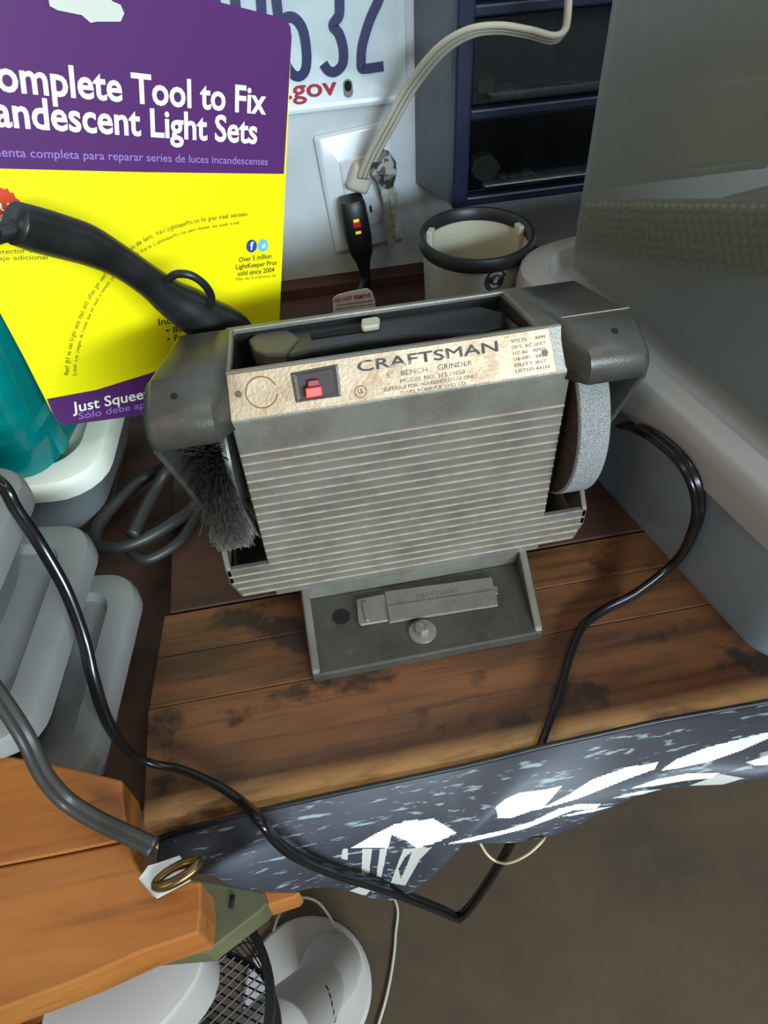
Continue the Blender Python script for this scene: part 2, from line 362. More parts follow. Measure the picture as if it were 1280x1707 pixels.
box('base_board', -.62, -.114, .178, .704, -.055, -.019, M['wood_dark'], wb, .001)
box('apron', -.105, 1.12, .185, .205, -.13, -.037, M['wood_dark'], wb, .001)
for lx, ly in ((-.02, .42), (1.04, .42), (-.02, .64), (1.04, .64)):
    box('leg', lx, lx+.07, ly-.035, ly+.035, FZ, -.037, M['wood_dark'], wb, .002)
backb = box('back_board', -.112, 1.15, .684, .7055, .0, .012, M['wood_dark'], wb, .001)

# ================================================================== BENCH GRINDER
G = empty('bench_grinder', (.055, .31, 0), 'old grey cast-metal bench grinder with ribbed front face bolted to the workbench', 'bench grinder')
XB0, XB1 = -.036, .1435            # body sides
YF, YR = .285, .374                # front, rear
ZT0, YT0 = .1915, .2985            # top front edge
def ztop(y): return ZT0-(y-YT0)*(ZT0-.170)/(YR-YT0)
# body shell with an open tray in its top
tx0, tx1, ty0, ty1, td = -.0315, .128, .3025, .3685, .030
v, f = [], []
def add(vs, fs):
    o = len(v); v.extend(Vector(a) for a in vs); f.extend(tuple(o+i for i in q) for q in fs)
prof = [(YF, .022), (YF, .1705), (YT0, ZT0)]
for x in (XB0, XB1): v.extend([Vector((x, YF, .022)), Vector((x, YF, .1705)), Vector((x, YT0, ZT0)), Vector((x, YR, .170)), Vector((x, YR, .022))])
f += [(0,1,6,5), (1,2,7,6), (3,4,9,8), (0,5,9,4), (0,4,3,2,1), (5,6,7,8,9)]
ring = [(tx0, ty0, ztop(ty0)), (tx1, ty0, ztop(ty0)), (tx1+.004, ty1, ztop(ty1)), (tx0, ty1, ztop(ty1))]
low = [(tx0+.003, ty0+.002, ztop(ty0)-td), (tx1-.004, ty0+.002, ztop(ty0)-td), (tx1-.004, ty1-.003, ztop(ty1)-td*.8), (tx0+.003, ty1-.003, ztop(ty1)-td*.8)]
v.extend(Vector(a) for a in ring); v.extend(Vector(a) for a in low)
a, b = 10, 14
f += [(2, a, a+1, 7), (7, a+1, a+2, 8), (8, a+2, a+3, 3), (3, a+3, a, 2)]
f += [(a+i, a+(i+1) % 4, b+(i+1) % 4, b+i) for i in range(4)]+[(b, b+1, b+2, b+3)]
body = mesh('housing', v, f, M['cast'], G, bevel=.0011, angle=30)
tray = mesh('tray_lining', [Vector(p)+Vector((.0008*(1 if p[0] < 0 else -1), .0008*(1 if p[1] < .33 else -1), .0005)) for p in low]+[Vector(p)*1 for p in [(tx0+.0006, ty0+.0006, ztop(ty0)-.003), (tx1-.0014, ty0+.0008, ztop(ty0)-.0022), (tx1+.0016, ty1-.0012, ztop(ty1)-.0022), (tx0+.0006, ty1-.0006, ztop(ty1)-.003)]],
    [(0,1,2,3), (0,1,5,4), (1,2,6,5), (2,3,7,6), (3,0,4,7)], M['black_plastic'], G)
# lower ears beside the wheels
EZ0, EZ1 = .0265, .0555
def ear(x0, x1, sgn):
    """front apron, chamfered outer corner, floor and thin outer wall of the wheel well"""
    xi, xo = (x0, x1) if sgn > 0 else (x1, x0)
    P = [(xi, YF, EZ0), (xo-sgn*.005, YF, EZ0), (xo, YF, EZ0+.016), (xo, YF, EZ1), (xi, YF, EZ1)]
    prism('wheel_well_front', P, Vector((0, .004, 0)), M['cast'], G, bevel=.0008)
    wv = [(xo, YF, EZ0+.014), (xo, YF, EZ1+.001), (xo+sgn*.001, YF+.012, EZ1+.010), (xo+sgn*.002, YR, EZ1+.012), (xo, YR, EZ0+.012)]
    prism('wheel_well_wall', wv, Vector((-sgn*.0035, 0, 0)), M['cast'], G, bevel=.0008)
    box('wheel_well_floor', min(xi, xo-sgn*.003), max(xi, xo-sgn*.003), YF+.004, YR, EZ0+.004, EZ0+.008, M['cast_dark'], G)
ear(XB1-.001, .1725, 1); ear(-.0625, XB0+.001, -1)
# cooling ribs
dz = .0066
for k in range(19):
    z = .148-k*dz
    x0, x1 = (XB0+.0005, XB1-.0005) if z > EZ1 else (-.0614+max(0, (EZ0+.0175-z)*.32), .1714-max(0, (EZ0+.0175-z)*.32))
    prism('rib', [(x0, YF+.0002, z-.0006), (x0, YF-.0007, z-.0003), (x0, YF-.0007, z+.0002), (x0, YF+.0002, z+.0004)], Vector((x1-x0, 0, 0)), M['rib'], G)
# neck and base flange
nk = [(-.021, .0085), (-.0185, .018), (-.0235, .0265), (.1375, .0265), (.1325, .018), (.1345, .0085)]
prism('neck', [(x, YF+.001, z) for x, z in nk], Vector((0, .085, 0)), M['cast'], G, bevel=.0025)
fl = [(-.0205, .2285), (.1295, .2295), (.1355, .287), (.1355, .395), (-.0215, .395), (-.0215, .287)]
base = prism('base_flange', [(x, y, 0) for x, y in fl], Vector((0, 0, .0085)), M['cast_dark'], G, bevel=.0012)
prism('gusset', [(-.0205, .2290, .008), (-.0215, .2865, .008), (-.0195, .2865, .0225), (-.0200, .2320, .0100)], Vector((.0052, 0, 0)), M['cast'], G, bevel=.0012)
prism('gusset', [(.1295, .2300, .008), (.1355, .2865, .008), (.1350, .2865, .0235), (.1298, .2330, .0100)], Vector((-.0052, 0, 0)), M['cast'], G, bevel=.0012)
hp = pz(569, 1028, .0085)
disc('mounting_hole', hp+Vector((0,0,.0001)), (0,0,1), .0060, .0002, M['hole'], G)
bp_ = pz(704, 1052, .0095)
w = lathe('washer', [(0,.0085), (.0088,.0085), (.0092,.0090), (.0088,.0100), (.0060,.0106), (0,.0106)], (bp_.x, bp_.y, 0), M['zinc'], G)
bolt = prism('bolt_head', [Vector((bp_.x+.0052*math.cos(math.radians(60*i+12)), bp_.y+.0052*math.sin(math.radians(60*i+12)), .0105)) for i in range(6)], Vector((0,0,.0048)), M['zinc'], G, bevel=.0006)
for i in range(6):
    a_ = math.radians(60*i); lathe('bolt_mark', [(0, .0005), (.0007, .0004), (.0008, 0)], (bp_.x+.0026*math.cos(a_), bp_.y+.0026*math.sin(a_), .0153), M['steel'], bolt, n=8)
# wheel guards
def guard(xi, xo, sgn):
    pr = [(.3765, .075), (.3765, .1655), (.370, .1712), (.3000, .1925), (.2830, .1872), (.2765, .1842), (.2735, .1790), (.2738, .1688)]
    tap = (lambda y: max(0, (y-.285))*.12) if sgn < 0 else (lambda y: 0); th = .003; inner = [(.3730, .075), (.3730, .1640), (.3680, .1685), (.3000, .1890), (.2800, .1815), (.2755, .1775), (.2730, .1710), (.2738, .1592)]
    n = len(pr); vv = []; ff = []
    xs = [xi, xi+sgn*.009, xo-sgn*.004, xo]
    for k, x in enumerate(xs):
        for q, (y, z) in enumerate(pr):
            yy, zz = y, z
            if k == 0 and q >= 4: yy, zz = (.2860+(7-q)*.0025, .166+(7-q)*.0065)      # slopes back to the name plate
            if k == 3: yy = y+(.0015 if y < .3 else -.0015); zz = z-.003
            vv.append(Vector((x+(tap(yy) if k >= 2 else 0), yy, zz)))
    for k in range(3):
        for q in range(n-1): ff.append((k*n+q, k*n+q+1, (k+1)*n+q+1, (k+1)*n+q))
    o = mesh('wheel_guard', vv, ff, M['cast_dark'], G, smooth=True)
    md = o.modifiers.new('shell', 'SOLIDIFY'); md.thickness = th; md.offset = -1
    try: o.data.set_sharp_from_angle(angle=math.radians(50))
    except Exception: pass
    xb = xo-sgn*.006-sgn*.004      # lower end of the side plate leans in
    P = [(xo-sgn*.0005, .2745, .1675), (xo, .2755, .1770), (xo, .2820, .1840), (xo, .3000, .1890), (xo, .3690, .1680), (xo, .3750, .1625), (xb-sgn*.002, .3750, .068), (xb-sgn*.002, .3080, .060)]
    prism('guard_side_plate', [(a+tap(b), b, c) for a, b, c in P], Vector((-sgn*.003, 0, 0)), M['cast_dark'], o, bevel=.001)
    hx = xi+sgn*.026
    disc('screw_hole', (hx, .2890, .1889), (0, -.36, .93), .0018, .0004, M['hole'], o)
    if sgn > 0: box('seam', xi+.002, xo-.002, .3033, .3037, .1917, .1921, M['rib'], o)
    return o
gl = guard(-.0335, -.0755, -1); gr = guard(.1395, .1810, 1)
# grinding wheel
WC = (0, .3315, .1165)
gw = lathe('grinding_wheel', [(.012, .149), (.0610, .149), (.0622, .1500), (.0622, .1665), (.0610, .1675), (.012, .1675)], WC, M['stone'], G, n=72, axis='X')
lathe('wheel_side_face', [(.012, .1486), (.0606, .1486), (.0606, .1489)], WC, M['stone_side'], gw, n=64, axis='X')
lathe('wheel_flange', [(0, .1445), (.020, .1445), (.022, .1465), (.022, .1490)], WC, M['steel'], gw, n=32, axis='X')
# wire brush wheel
bw = lathe('wire_wheel', [(.008, -.0600), (.034, -.0570), (.034, -.0440), (.008, -.0440)], WC, M['wire'], G, n=40, axis='X')
lathe('hub_disc', [(0, -.0400), (.026, -.0400), (.033, -.0412), (.0355, -.0430), (.0355, -.0445)], WC, M['steel'], bw, n=48, axis='X')
lathe('hub_disc', [(0, -.0590), (.030, -.0590), (.0335, -.0575)], WC, M['steel'], bw, n=40, axis='X')
vv, ff = [], []
for i in range(5200):
    a_ = random.uniform(0, 2*math.pi); x = random.uniform(-.0600, -.0440); L = random.uniform(.055, .0635)
    wob = random.gauss(0, .05); xo = x+random.gauss(0, .0028)
    p0 = Vector((x*.6-.052*.4, .033*math.cos(a_), .033*math.sin(a_)))+Vector(WC)
    p1 = Vector((xo, L*math.cos(a_+wob), L*math.sin(a_+wob)))+Vector(WC)
    t = Vector((0, -math.sin(a_), math.cos(a_)))*.00022; s = Vector((.00022, 0, 0)); o_ = len(vv)
    vv += [p0+t, p0-t*.5+s, p0-t*.5-s, p1+t, p1-t*.5+s, p1-t*.5-s]
    ff += [(o_, o_+1, o_+4, o_+3), (o_+1, o_+2, o_+5, o_+4), (o_+2, o_, o_+3, o_+5)]
me = bpy.data.meshes.new('bristles'); me.from_pydata(vv, [], ff); setp(link('bristles', me, M['wire'], bw), kind='stuff')
box('shaft_housing', -.050, .155, .320, .343, .105, .128, M['cast_dark'], G, .004)
# name plate, printed and riveted
lb = [Vector((XB0+.0005, YF+.0004, .1712)), Vector((.1355, YF+.0004, .1712)), Vector((.1325, YT0-.0008, .1908)), Vector((XB0+.0025, YT0-.0008, .1908))]
LN = Vector((0, -(.1908-.1712), (YT0-YF-.0012))).normalized(); LU = Vector((0, YT0-YF-.0012, .1908-.1712)).normalized(); LO = lb[0]
plate = prism('name_plate', [p+LN*.0002 for p in lb], LN*.0008, M['label'], G, bevel=.0003)
LP = LO+LN*.0010
def lpx(x, y): return pplane(x, y, LP, LN)
def ltext(body, a, b_, h, m, bold=0, space=1.0):
    p, q = lpx(*a), lpx(*b_); q = p+Vector((q.x-p.x, 0, 0))
    text('lettering', body, p, (1,0,0), LU, (q-p).length, h, m, plate, 0, space=space, depth=.00008, lift=.00004, fat=bold)
ltext('CRAFTSMAN', (597, 620), (830, 588), .0052, M['ink'], .00022, 1.0)
ltext('5"   BENCH    GRINDER', (645, 630), (788, 611), .0026, M['ink_faint'], .00005)
ltext('MODEL NO. 315.19650', (668, 639), (775, 624), .0021, M['ink_faint'], .00005)
ltext('SUITABLE FOR HOUSEHOLD USE ONLY', (640, 653), (797, 631), .0019, M['ink_faint'], .00005)
ltext('SEARS, ROEBUCK AND CO.', (668, 658), (778, 643), .0019, M['ink_faint'], .00005)
for k, s_ in enumerate(('VOLTS      RPM', '120 V.  A.C. ONLY', 'HZ 60   AMPS', '1/6 HP   3450', 'DUTY INT.', 'LISTED 431H')):
    ltext(s_, (852+k*1.5, 572+k*10), (908+k*1.5, 563+k*10), .0017, M['ink_faint'], .00005)
def arc(name, c, r, a0, a1, m, parent, wd=.0005):
    pts = [c+Vector((1,0,0))*r*math.cos(t)+LU*r*math.sin(t) for t in [math.radians(a0+(a1-a0)*i/24) for i in range(25)]]
    sweep(name, pts, circ(wd, 6), m, parent, interp=False, up=LN)
arc('stamped_ring', lpx(436, 654)+LN*.0001, .0078, 20, 345, mat('rust_ring', (140, 78, 36), .7), plate, .0003)
arc('stamped_mark', lpx(601, 653)+LN*.0001, .0030, 0, 360, M['ink_faint'], plate, .0002)
text('lettering', 'UL', lpx(597, 656), (1,0,0), LU, .0030, .0022, M['ink_faint'], plate, .01, depth=.00008, lift=.0001)
for q in ((397, 657), (908, 588)): disc('rivet', lpx(*q), LN, .0017, .0004, mat('rivet_brown', (84, 62, 48), .5, .3), plate, 14)
# switch: recessed frame, dark rocker well, red slide
a_, b_, c_, d_ = lpx(484, 622), lpx(563, 607), lpx(569, 660), lpx(493, 671)
ctr = (a_+b_+c_+d_)/4
def inset(k, dep): return [ctr+(p-ctr)*k+LN*dep for p in (a_, b_, c_, d_)]
o1, o2, o3 = inset(1, .0006), inset(.90, .0009), inset(.74, .00012)
vv = o1+o2+o3; ff = [(i, (i+1) % 4, 4+(i+1) % 4, 4+i) for i in range(4)]+[(4+i, 4+(i+1) % 4, 8+(i+1) % 4, 8+i) for i in range(4)]+[(8, 9, 10, 11)]
sw = mesh('switch_bezel', vv, ff, M['cast_dark'], G)
mesh('switch_well', inset(.76, .00025), [(0, 1, 2, 3)], mat('switch_brown', (46, 30, 26), .6), sw)
def slab(name, px, h, m, bev=.0006):
    prism(name, [lpx(*q)+LN*.0004 for q in px], LN*h, m, sw, bevel=bev)
slab('switch_slide', ((508, 646), (535, 642), (537, 658), (510, 663)), .0052, M['red'])
slab('switch_stem', ((512, 634), (531, 631), (534, 645), (512, 648)), .0024, M['red_dark'])

# ================================================================== THINGS ON THE GRINDER
# utility knife lying in the tray
kz = .185
K = empty('utility_knife', (.045, .335, .155), 'black utility knife with grey nose lying in the grinder tray', 'utility knife')
def kpx(x, y, dzz=0): return pplane(x, y, Vector((0, .333, .1735+dzz)), Vector((0, .26, .965)).normalized())
kn = Vector((0, .26, .965)).normalized()
outl = [(448, 558), (480, 549), (560, 538), (650, 525), (740, 513), (800, 513), (842, 524), (838, 546), (800, 556), (740, 558), (680, 563), (600, 574), (520, 588), (478, 598)]
prism('handle', [kpx(*q)-kn*.010 for q in outl], kn*.0115, M['black_plastic'], K, bevel=.0025, seg=3)
prism('nose', [kpx(*q)-kn*.008 for q in [(415, 572), (440, 552), (470, 548), (502, 570), (480, 596), (440, 597), (424, 590)]], kn*.0105, mat('nose_grey', (96, 94, 84), .5, .2), K, bevel=.0018)
prism('slider_slot', [kpx(*q)+kn*.0016 for q in [(517, 562), (600, 548), (606, 551), (604, 558), (520, 570)]], kn*.0004, M['hole'], K)
prism('slider', [kpx(*q)+kn*.0015 for q in [(604, 545), (630, 541), (634, 544), (633, 555), (606, 559), (603, 556)]], kn*.0036, mat('slider_white', (206, 204, 186), .45), K, bevel=.0010)
# razor scraper on the base flange
zt = .0090
R_ = empty('razor_scraper', (.05, .272, .0085), 'silver folded-metal razor scraper lying on the grinder base flange', 'razor scraper')
hold = prism('blade_holder', [pz(*q, zt) for q in [(594, 1002), (643, 992), (649, 1037), (601, 1045), (597, 1040)]], Vector((0,0,.0022)), M['zinc'], R_, bevel=.0008)
prism('thumb_ridge', [pz(*q, zt+.0022) for q in [(603, 1006), (611, 1004), (617, 1036), (609, 1037)]], Vector((0,0,.0014)), M['zinc'], hold, bevel=.0006)
sl = prism('sleeve', [pz(*q, zt) for q in [(641, 990), (819, 966), (830, 1012), (648, 1041)]], Vector((0,0,.0032)), M['zinc'], R_, bevel=.0007)
e0, e1, e2, e3 = [pz(*q, zt+.0033) for q in [(645, 1011), (826, 984), (830, 1010), (650, 1038)]]
prism('sleeve_step', [e0, e1, e2, e3], Vector((0,0,.0008)), M['zinc'], sl, bevel=.0005)
prism('end_tab', [pz(*q, zt+.0002) for q in [(818, 980), (829, 978), (830, 992), (821, 994)]], Vector((0,0,.0018)), M['steel'], sl, bevel=.0004)
p0, p1 = pz(697, 998, zt+.0033), pz(764, 987, zt+.0033)
text('stamped_number', '101473350', p0, p1-p0, (0,1,0), (p1-p0).length, .0032, M['steel'], sl, .004, depth=.0003, lift=0)


# ================================================================== ON THE WALL
def wp(x, y, d=0.0): return py(x, y, WY-d)
# licence plate, embossed
LPL = empty('licence_plate', (0, WY-.004, .25), 'white embossed licence plate with dark blue digits hung on the wall', 'licence plate')
x1, z0 = .1425, .1725; x0, z1 = x1-.305, z0+.152
def prr(x0, x1, z0, z1, r): return [((x0+x1)/2+a, (z0+z1)/2+b) for a, b in rrect((x1-x0)/2, (z1-z0)/2, r)]
lo_ = []
for (ins, r, yy) in ((0, .012, WY-.0005), (0, .012, WY-.0030), (.001, .011, WY-.0038), (.005, .008, WY-.0038), (.0065, .007, WY-.0026)):
    lo_.append([(x, yy, z) for x, z in prr(x0+ins, x1-ins, z0+ins, z1-ins, r)])
pl = loft('plate', lo_, M['plate'], LPL, local=False)
PD = .0026
def stroke(pts):
    sweep('digit', [wp(a, b, PD+.0006) for a, b in pts], [(.0040, -.0008), (.0034, .0010), (-.0034, .0010), (-.0040, -.0008)], M['plate_blue'], LPL, up=Vector((0,1,0)), n=6, smooth=False)
stroke([(505, -62), (496, -80), (480, -88), (464, -80), (457, -55), (459, -20), (463, 20), (468, 60), (474, 98), (485, 120), (498, 127), (509, 116), (511, 88), (505, 50), (492, 31), (478, 29), (468, 42)])
stroke([(526, -58), (532, -80), (546, -88), (560, -78), (566, -50), (567, -22), (566, 0), (565, 25), (555, 42), (565, 56), (572, 81), (571, 106), (559, 119), (547, 117), (539, 106)])
stroke([(598, -64), (606, -86), (622, -92), (637, -84), (643, -60), (640, -32), (631, 0), (616, 34), (604, 75), (602, 100), (603, 113), (611, 114), (625, 112), (639, 110)])
stroke([(433, -40), (428, -74), (412, -86), (394, -76), (388, -40), (391, -10), (398, 55), (406, 96), (422, 108), (436, 96), (438, 60), (435, 0), (433, -40)])
stroke([(350, -84), (354, -40), (358, -10), (370, 90)])
pa, pb = wp(480, 165, PD), wp(561, 157, PD)
text('lettering', '.gov', pa, pb-pa, (0,0,1), (pb-pa).length, .0150, M['plate_red'], LPL, 0, lift=.0002, fat=.0006)
sh = wp(580, 147, PD)
prism('slot', [sh+Vector((a, -.0002, b)) for a, b in rrect(.0042, .0075, .0042)], Vector((0, -.0006, 0)), mat('slot_grey', (120, 126, 126), .5), LPL)
prism('slot_hole', [sh+Vector((a, -.0009, b+.002)) for a, b in rrect(.0030, .0042, .003)], Vector((0, -.0003, 0)), M['hole'], LPL)

# duplex outlet with cover plate
OC = Vector((.0945, WY, .0975)); OR = Matrix.Rotation(math.radians(-5), 4, 'Y'); OT = Matrix.Translation(OC) @ OR
OUT = empty('wall_outlet', OC, 'white duplex outlet with cover plate on the wall behind the grinder', 'outlet')
def oloft(name, spec, m, parent, cx=0, cz=0):
    return loft(name, [[OT @ Vector((cx+a, -d, cz+b)) for a, b in rrect(hx, hz, r)] for d, hx, hz, r in spec], m, parent, local=False)
oloft('cover_plate', [(0, .0365, .0585, .003), (.0035, .0365, .0585, .003), (.0060, .0335, .0555, .003)], M['outlet_white'], OUT)
oloft('receptacle', [(.005, .0170, .0335, .004), (.0072, .0170, .0335, .004), (.0076, .0165, .0330, .004)], M['white_plastic'], OUT)
for cz in (.0195, -.0195):
    sk = oloft('socket_face', [(.0070, .0160, .0135, .006), (.0084, .0158, .0133, .006)], M['outlet_white'], OUT, 0, cz)
    for cx, hz in ((-.0062, .0042), (.0062, .0035)): oloft('slot', [(.0084, .0011, hz, .0003), (.0087, .0011, hz, .0003)], M['hole'], sk, cx, cz+.002)
    oloft('ground_hole', [(.0084, .0022, .0022, .002), (.0087, .0022, .0022, .002)], M['hole'], sk, 0, cz-.0085)
for cz, w_ in ((.0030, .008), (-.0030, .008)): oloft('button', [(.0074, w_, .0023, .0006), (.0086, w_, .0023, .0006)], M['white_plastic'], OUT, 0, cz)

# black plug with indicator lights and its cord down to the bench
PL = empty('black_plug', wp(596, 370, .02), 'black moulded plug with lit indicators in the lower socket', 'plug')
pc = wp(595, 382, .026); PT = Matrix.Translation(pc) @ Matrix.Rotation(math.radians(-6), 4, 'Y')
def ploft(name, spec, m, parent): return loft(name, [[PT @ Vector((a, y, z+b_)) for a, b_ in [(0, 0)]] for y, z in []] or [[PT @ Vector((cx+hx*math.cos(2*math.pi*i/16)*(abs(math.cos(2*math.pi*i/16))**-.35 if abs(math.cos(2*math.pi*i/16)) > 1e-3 else 1), cy+hy*math.sin(2*math.pi*i/16)*(abs(math.sin(2*math.pi*i/16))**-.35 if abs(math.sin(2*math.pi*i/16)) > 1e-3 else 1), z)) for i in range(16)] for z, hx, hy, cx, cy in spec], m, parent, local=False)
pbdy = ploft('plug_body', [(.026, .0105, .009, 0, .006), (.029, .0115, .0105, 0, .005), (.022, .0130, .0125, 0, .003), (-.008, .0135, .0130, 0, .002), (-.024, .0115, .0110, 0, 0), (-.032, .0080, .0080, 0, -.001), (-.046, .0052, .0052, 0, -.002), (-.062, .0036, .0036, 0, -.003)][1:], M['black_plastic'], PL)
for zz, m_ in ((.0135, 'led_green'), (.0015, 'led_green')):
    prism('indicator', [PT @ Vector((a, -.0098, zz+b_)) for a, b_ in rrect(.0028, .0013, .0005)], PT.to_3x3() @ Vector((0, -.0012, 0)), M[m_], PL)
prism('indicator', [PT @ Vector((a, -.0098, .0090+b_)) for a, b_ in rrect(.0036, .0022, .001)], PT.to_3x3() @ Vector((0, -.0012, 0)), M['led'], PL)
for k in range(5):
    q = PT @ Vector((0, -.0022, -.036-.0055*k)); lathe('strain_relief_ring', [(.0038-.0003*k, -.0014), (.0062-.0005*k, -.0008), (.0062-.0005*k, .0008), (.0038-.0003*k, .0014)], q, M['black_soft'], PL, n=16)
q0 = PT @ Vector((0, -.003, -.060))
sweep('cord', [q0, wp(606, 470, .045), Vector((.066, .63, .004)), Vector((.05, .56, .0045)), Vector((.04, .45, .0045))], circ(.0034, 10), M['black_plastic'], PL)
# cord tag standing behind the grinder
TG = empty('cord_tag', pz(590, 520, .02), 'white paper warning tag with red print behind the grinder', 'tag')
tgy = .470
tp = [(555, 498), (562, 492), (585, 486), (612, 481), (620, 486), (625, 500), (629, 545), (556, 556)]
prism('tag', [py(a, b, tgy) for a, b in tp], Vector((0, .0006, 0)), M['paper'], TG)
for yy, a, b, m_, h_, s_ in ((503, 558, 618, 'print_red', .0032, 'DO NOT REMOVE'), (510, 560, 622, 'print_grey', .0013, 'THIS TAG WARNING RISK OF ELECTRIC SHOCK'), (516, 559, 624, 'print_grey', .0013, 'INSPECT CORD BEFORE EACH USE DRY LOCATION'), (522, 557, 626, 'print_grey', .0013, 'KEEP AWAY FROM CHILDREN DO NOT IMMERSE')):
    p, q = py(a, yy, tgy), py(b, yy-9, tgy); text('print', s_, p, q-p, (0,0,1), (q-p).length, h_, M[m_], TG, .006)
sweep('tie', [py(600, 545, tgy+.002), Vector((.045, .475, .06)), Vector((.042, .47, .006))], circ(.0012, 6), M['black_plastic'], TG)

# ivory flat extension cord plugged into the upper socket
IV = empty('ivory_extension_cord', wp(603, 285, .02), 'ivory flat extension cord rising from the upper socket past the parts cabinet', 'cord')
ip = [(wp(606, 296, .024)), wp(622, 258, .034), wp(648, 210, .046), py(684, 146, .645), py(732, 86, .612), py(780, 55, .592), py(830, 47, .580), py(880, 54, .572), py(922, 64, .566), py(940, 52, .568), py(946, 25, .570), py(948, -30, .575), py(949, -120, .580), py(949, -260, .588), Vector((.268, .602, .510)), Vector((.268, .66, .5035))]
sweep('flat_cord', ip, ribbon(.0024, 3), M['ivory'], IV, up=Vector((.25, -.9, .35)), n=8)
ic = wp(602, 300, .020); IT = Matrix.Translation(ic) @ Matrix.Rotation(math.radians(24), 4, 'Y')
loft('plug', [[IT @ Vector((a, -y+.006, b)) for a, b in rrect(hx, hz, r)] for y, hx, hz, r in ((-.012, .0105, .0125, .004), (.004, .0108, .0128, .004), (.0075, .009, .011, .004), (.009, .006, .008, .003))], M['ivory'], IV, local=False)
tg = [(618, 262), (632, 246), (648, 252), (660, 270), (661, 290), (655, 312), (645, 316), (630, 304), (619, 292)]
prism('foil_tag', [wp(a, b, .030+.004*math.sin(i*1.7)) for i, (a, b) in enumerate(tg)], Vector((0, .0005, 0)), M['foil'], IV)
tg2 = [(630, 303), (648, 316), (656, 306), (663, 322), (662, 350), (658, 385), (660, 408), (646, 409), (648, 380), (640, 340)]
prism('tape_tail', [wp(a, b, .022+.004*math.cos(i*1.3)) for i, (a, b) in enumerate(tg2)], Vector((0, .0005, 0)), mat('tape_tail', (178, 176, 166), .45, col2=(128, 134, 126), scale=150), IV)

# small-parts drawer cabinet hung on the wall
CF, CB = .620, WY-.001
CZ0 = .1085; CX0, CXB = .1655, .1505; CX1 = .470; CZT = .50
DC = empty('parts_cabinet', (.3, .66, CZ0), 'navy framed small-parts cabinet with clear drawers hung on the wall', 'cabinet')
mesh('shell', [(CX0, CF+.006, CZ0), (CXB, CB, CZ0-.010), (CXB, CB, CZT), (CX0, CF+.006, CZT), (CX0+.003, CF+.006, CZ0+.003), (CXB+.003, CB, CZ0), (CXB+.003, CB, CZT), (CX0+.003, CF+.006, CZT)],
     [(0,1,2,3), (4,7,6,5), (0,4,5,1), (1,5,6,2), (2,6,7,3), (3,7,4,0)], M['cab_side'], DC)
box('back_panel', CX0, CX1, CB-.004, CB, CZ0, CZT, M['navy'], DC)
box('bottom_panel', CX0, CX1, CF+.006, CB-.004, CZ0, CZ0+.004, M['navy'], DC)
box('side_panel', CX1-.004, CX1, CF+.006, CB-.004, CZ0, CZT, M['cab_side'], DC)
rows = [CZ0, .1805, .2530, .3255, .398, CZT-.008]
for xx in (CX0-.001, .3130, CX1-.014): box('frame_stile', xx, xx+.0145, CF-.005, CF+.010, CZ0, CZT, M['navy'], DC, .002)
for k, zz in enumerate(rows): box('frame_rail', CX0+.012, CX1-.012, CF-.004, CF+.060, zz, zz+.0085, M['navy'], DC, .0018)
for k in range(5):
    for (xa, xb) in ((CX0+.0155, .3110), (.3295, CX1-.016)):
        za, zb = rows[k]+.010, rows[k+1]-.002
        vv, ff = [], []
        d = box('drawer', xa, xb, CF+.003, CF+.0045, za, zb, M['clear'], DC, .0004)
        box('drawer_floor', xa, xb, CF+.0045, CF+.056, za, za+.0012, M['clear'], d)
        box('pull', xa+.012, xb-.012, CF-.006, CF+.003, za+.004, za+.008, M['clear'], d, .001)
        for t in (.30, .38, .66): box('divider', xa+(xb-xa)*t, xa+(xb-xa)*t+.0012, CF+.0055, CF+.052, za+.001, zb-.012, M['clear'], d)
def packet(x, z, w_, h_, m_, seed):
    r = random.Random(seed); pts = [(x+w_*math.cos(a)*r.uniform(.7, 1.1), CF+.012+r.uniform(0, .004), z+h_*math.sin(a)*r.uniform(.7, 1.1)) for a in [i*math.pi/5 for i in range(10)]]
    return pts
for nm, (x, z, w_, h_, m_) in {'a': (.196, .1995, .009, .008, 'green_packet'), 'b': (.222, .1945, .015, .003, 'pale_packet'), 'c': (.200, .1330, .016, .013, 'pale_packet'), 'd': (.232, .1225, .018, .002, 'pale_packet')}.items():
    o = empty('small_packet', (x, CF+.02, z-h_), {'a': 'crumpled green packet in the upper clear drawer', 'b': 'flat pale packet lying in the upper clear drawer', 'c': 'crumpled pale packet in the lower clear drawer', 'd': 'flat pale packet lying in the lower clear drawer'}[nm], 'packet', 'packets in the clear drawers')
    prism('wrapper', packet(x, z, w_, h_, m_, ord(nm)), Vector((0, .012, 0)), M[m_], o, bevel=.001)

# steel tumbler behind the grinder
mc = pz(795, 392, .138); MC = (mc.x, mc.y, 0)
MG = empty('steel_tumbler', MC, 'lidless brushed steel tumbler with black rim and swirl emblem', 'tumbler')
lathe('cup_wall', [(.0, .0), (.034, .0), (.0365, .003), (.0418, .131)], MC, M['tumbler'], MG, n=64)
lathe('inner_liner', [(.0405, .132), (.0385, .122), (.034, .020), (0, .018)], MC, M['mug_in'], MG, n=64)
lathe('rim', [(.0412, .1290), (.0440, .1300), (.0450, .1325), (.0450, .1375), (.0440, .1405), (.0415, .1405), (.0395, .138), (.0395, .131)], MC, M['black_plastic'], MG, n=64)
for aa in (150, 12):
    t = math.radians(aa); c_ = Vector((mc.x+.0375*math.cos(t), mc.y+.0375*math.sin(t), .128)); TT = Matrix.Translation(c_) @ Matrix.Rotation(t, 4, 'Z')
    box('rim_tab', -.0025, .0025, -.0045, .0045, -.012, .010, M['mug_in'], MG, .001, T=TT)
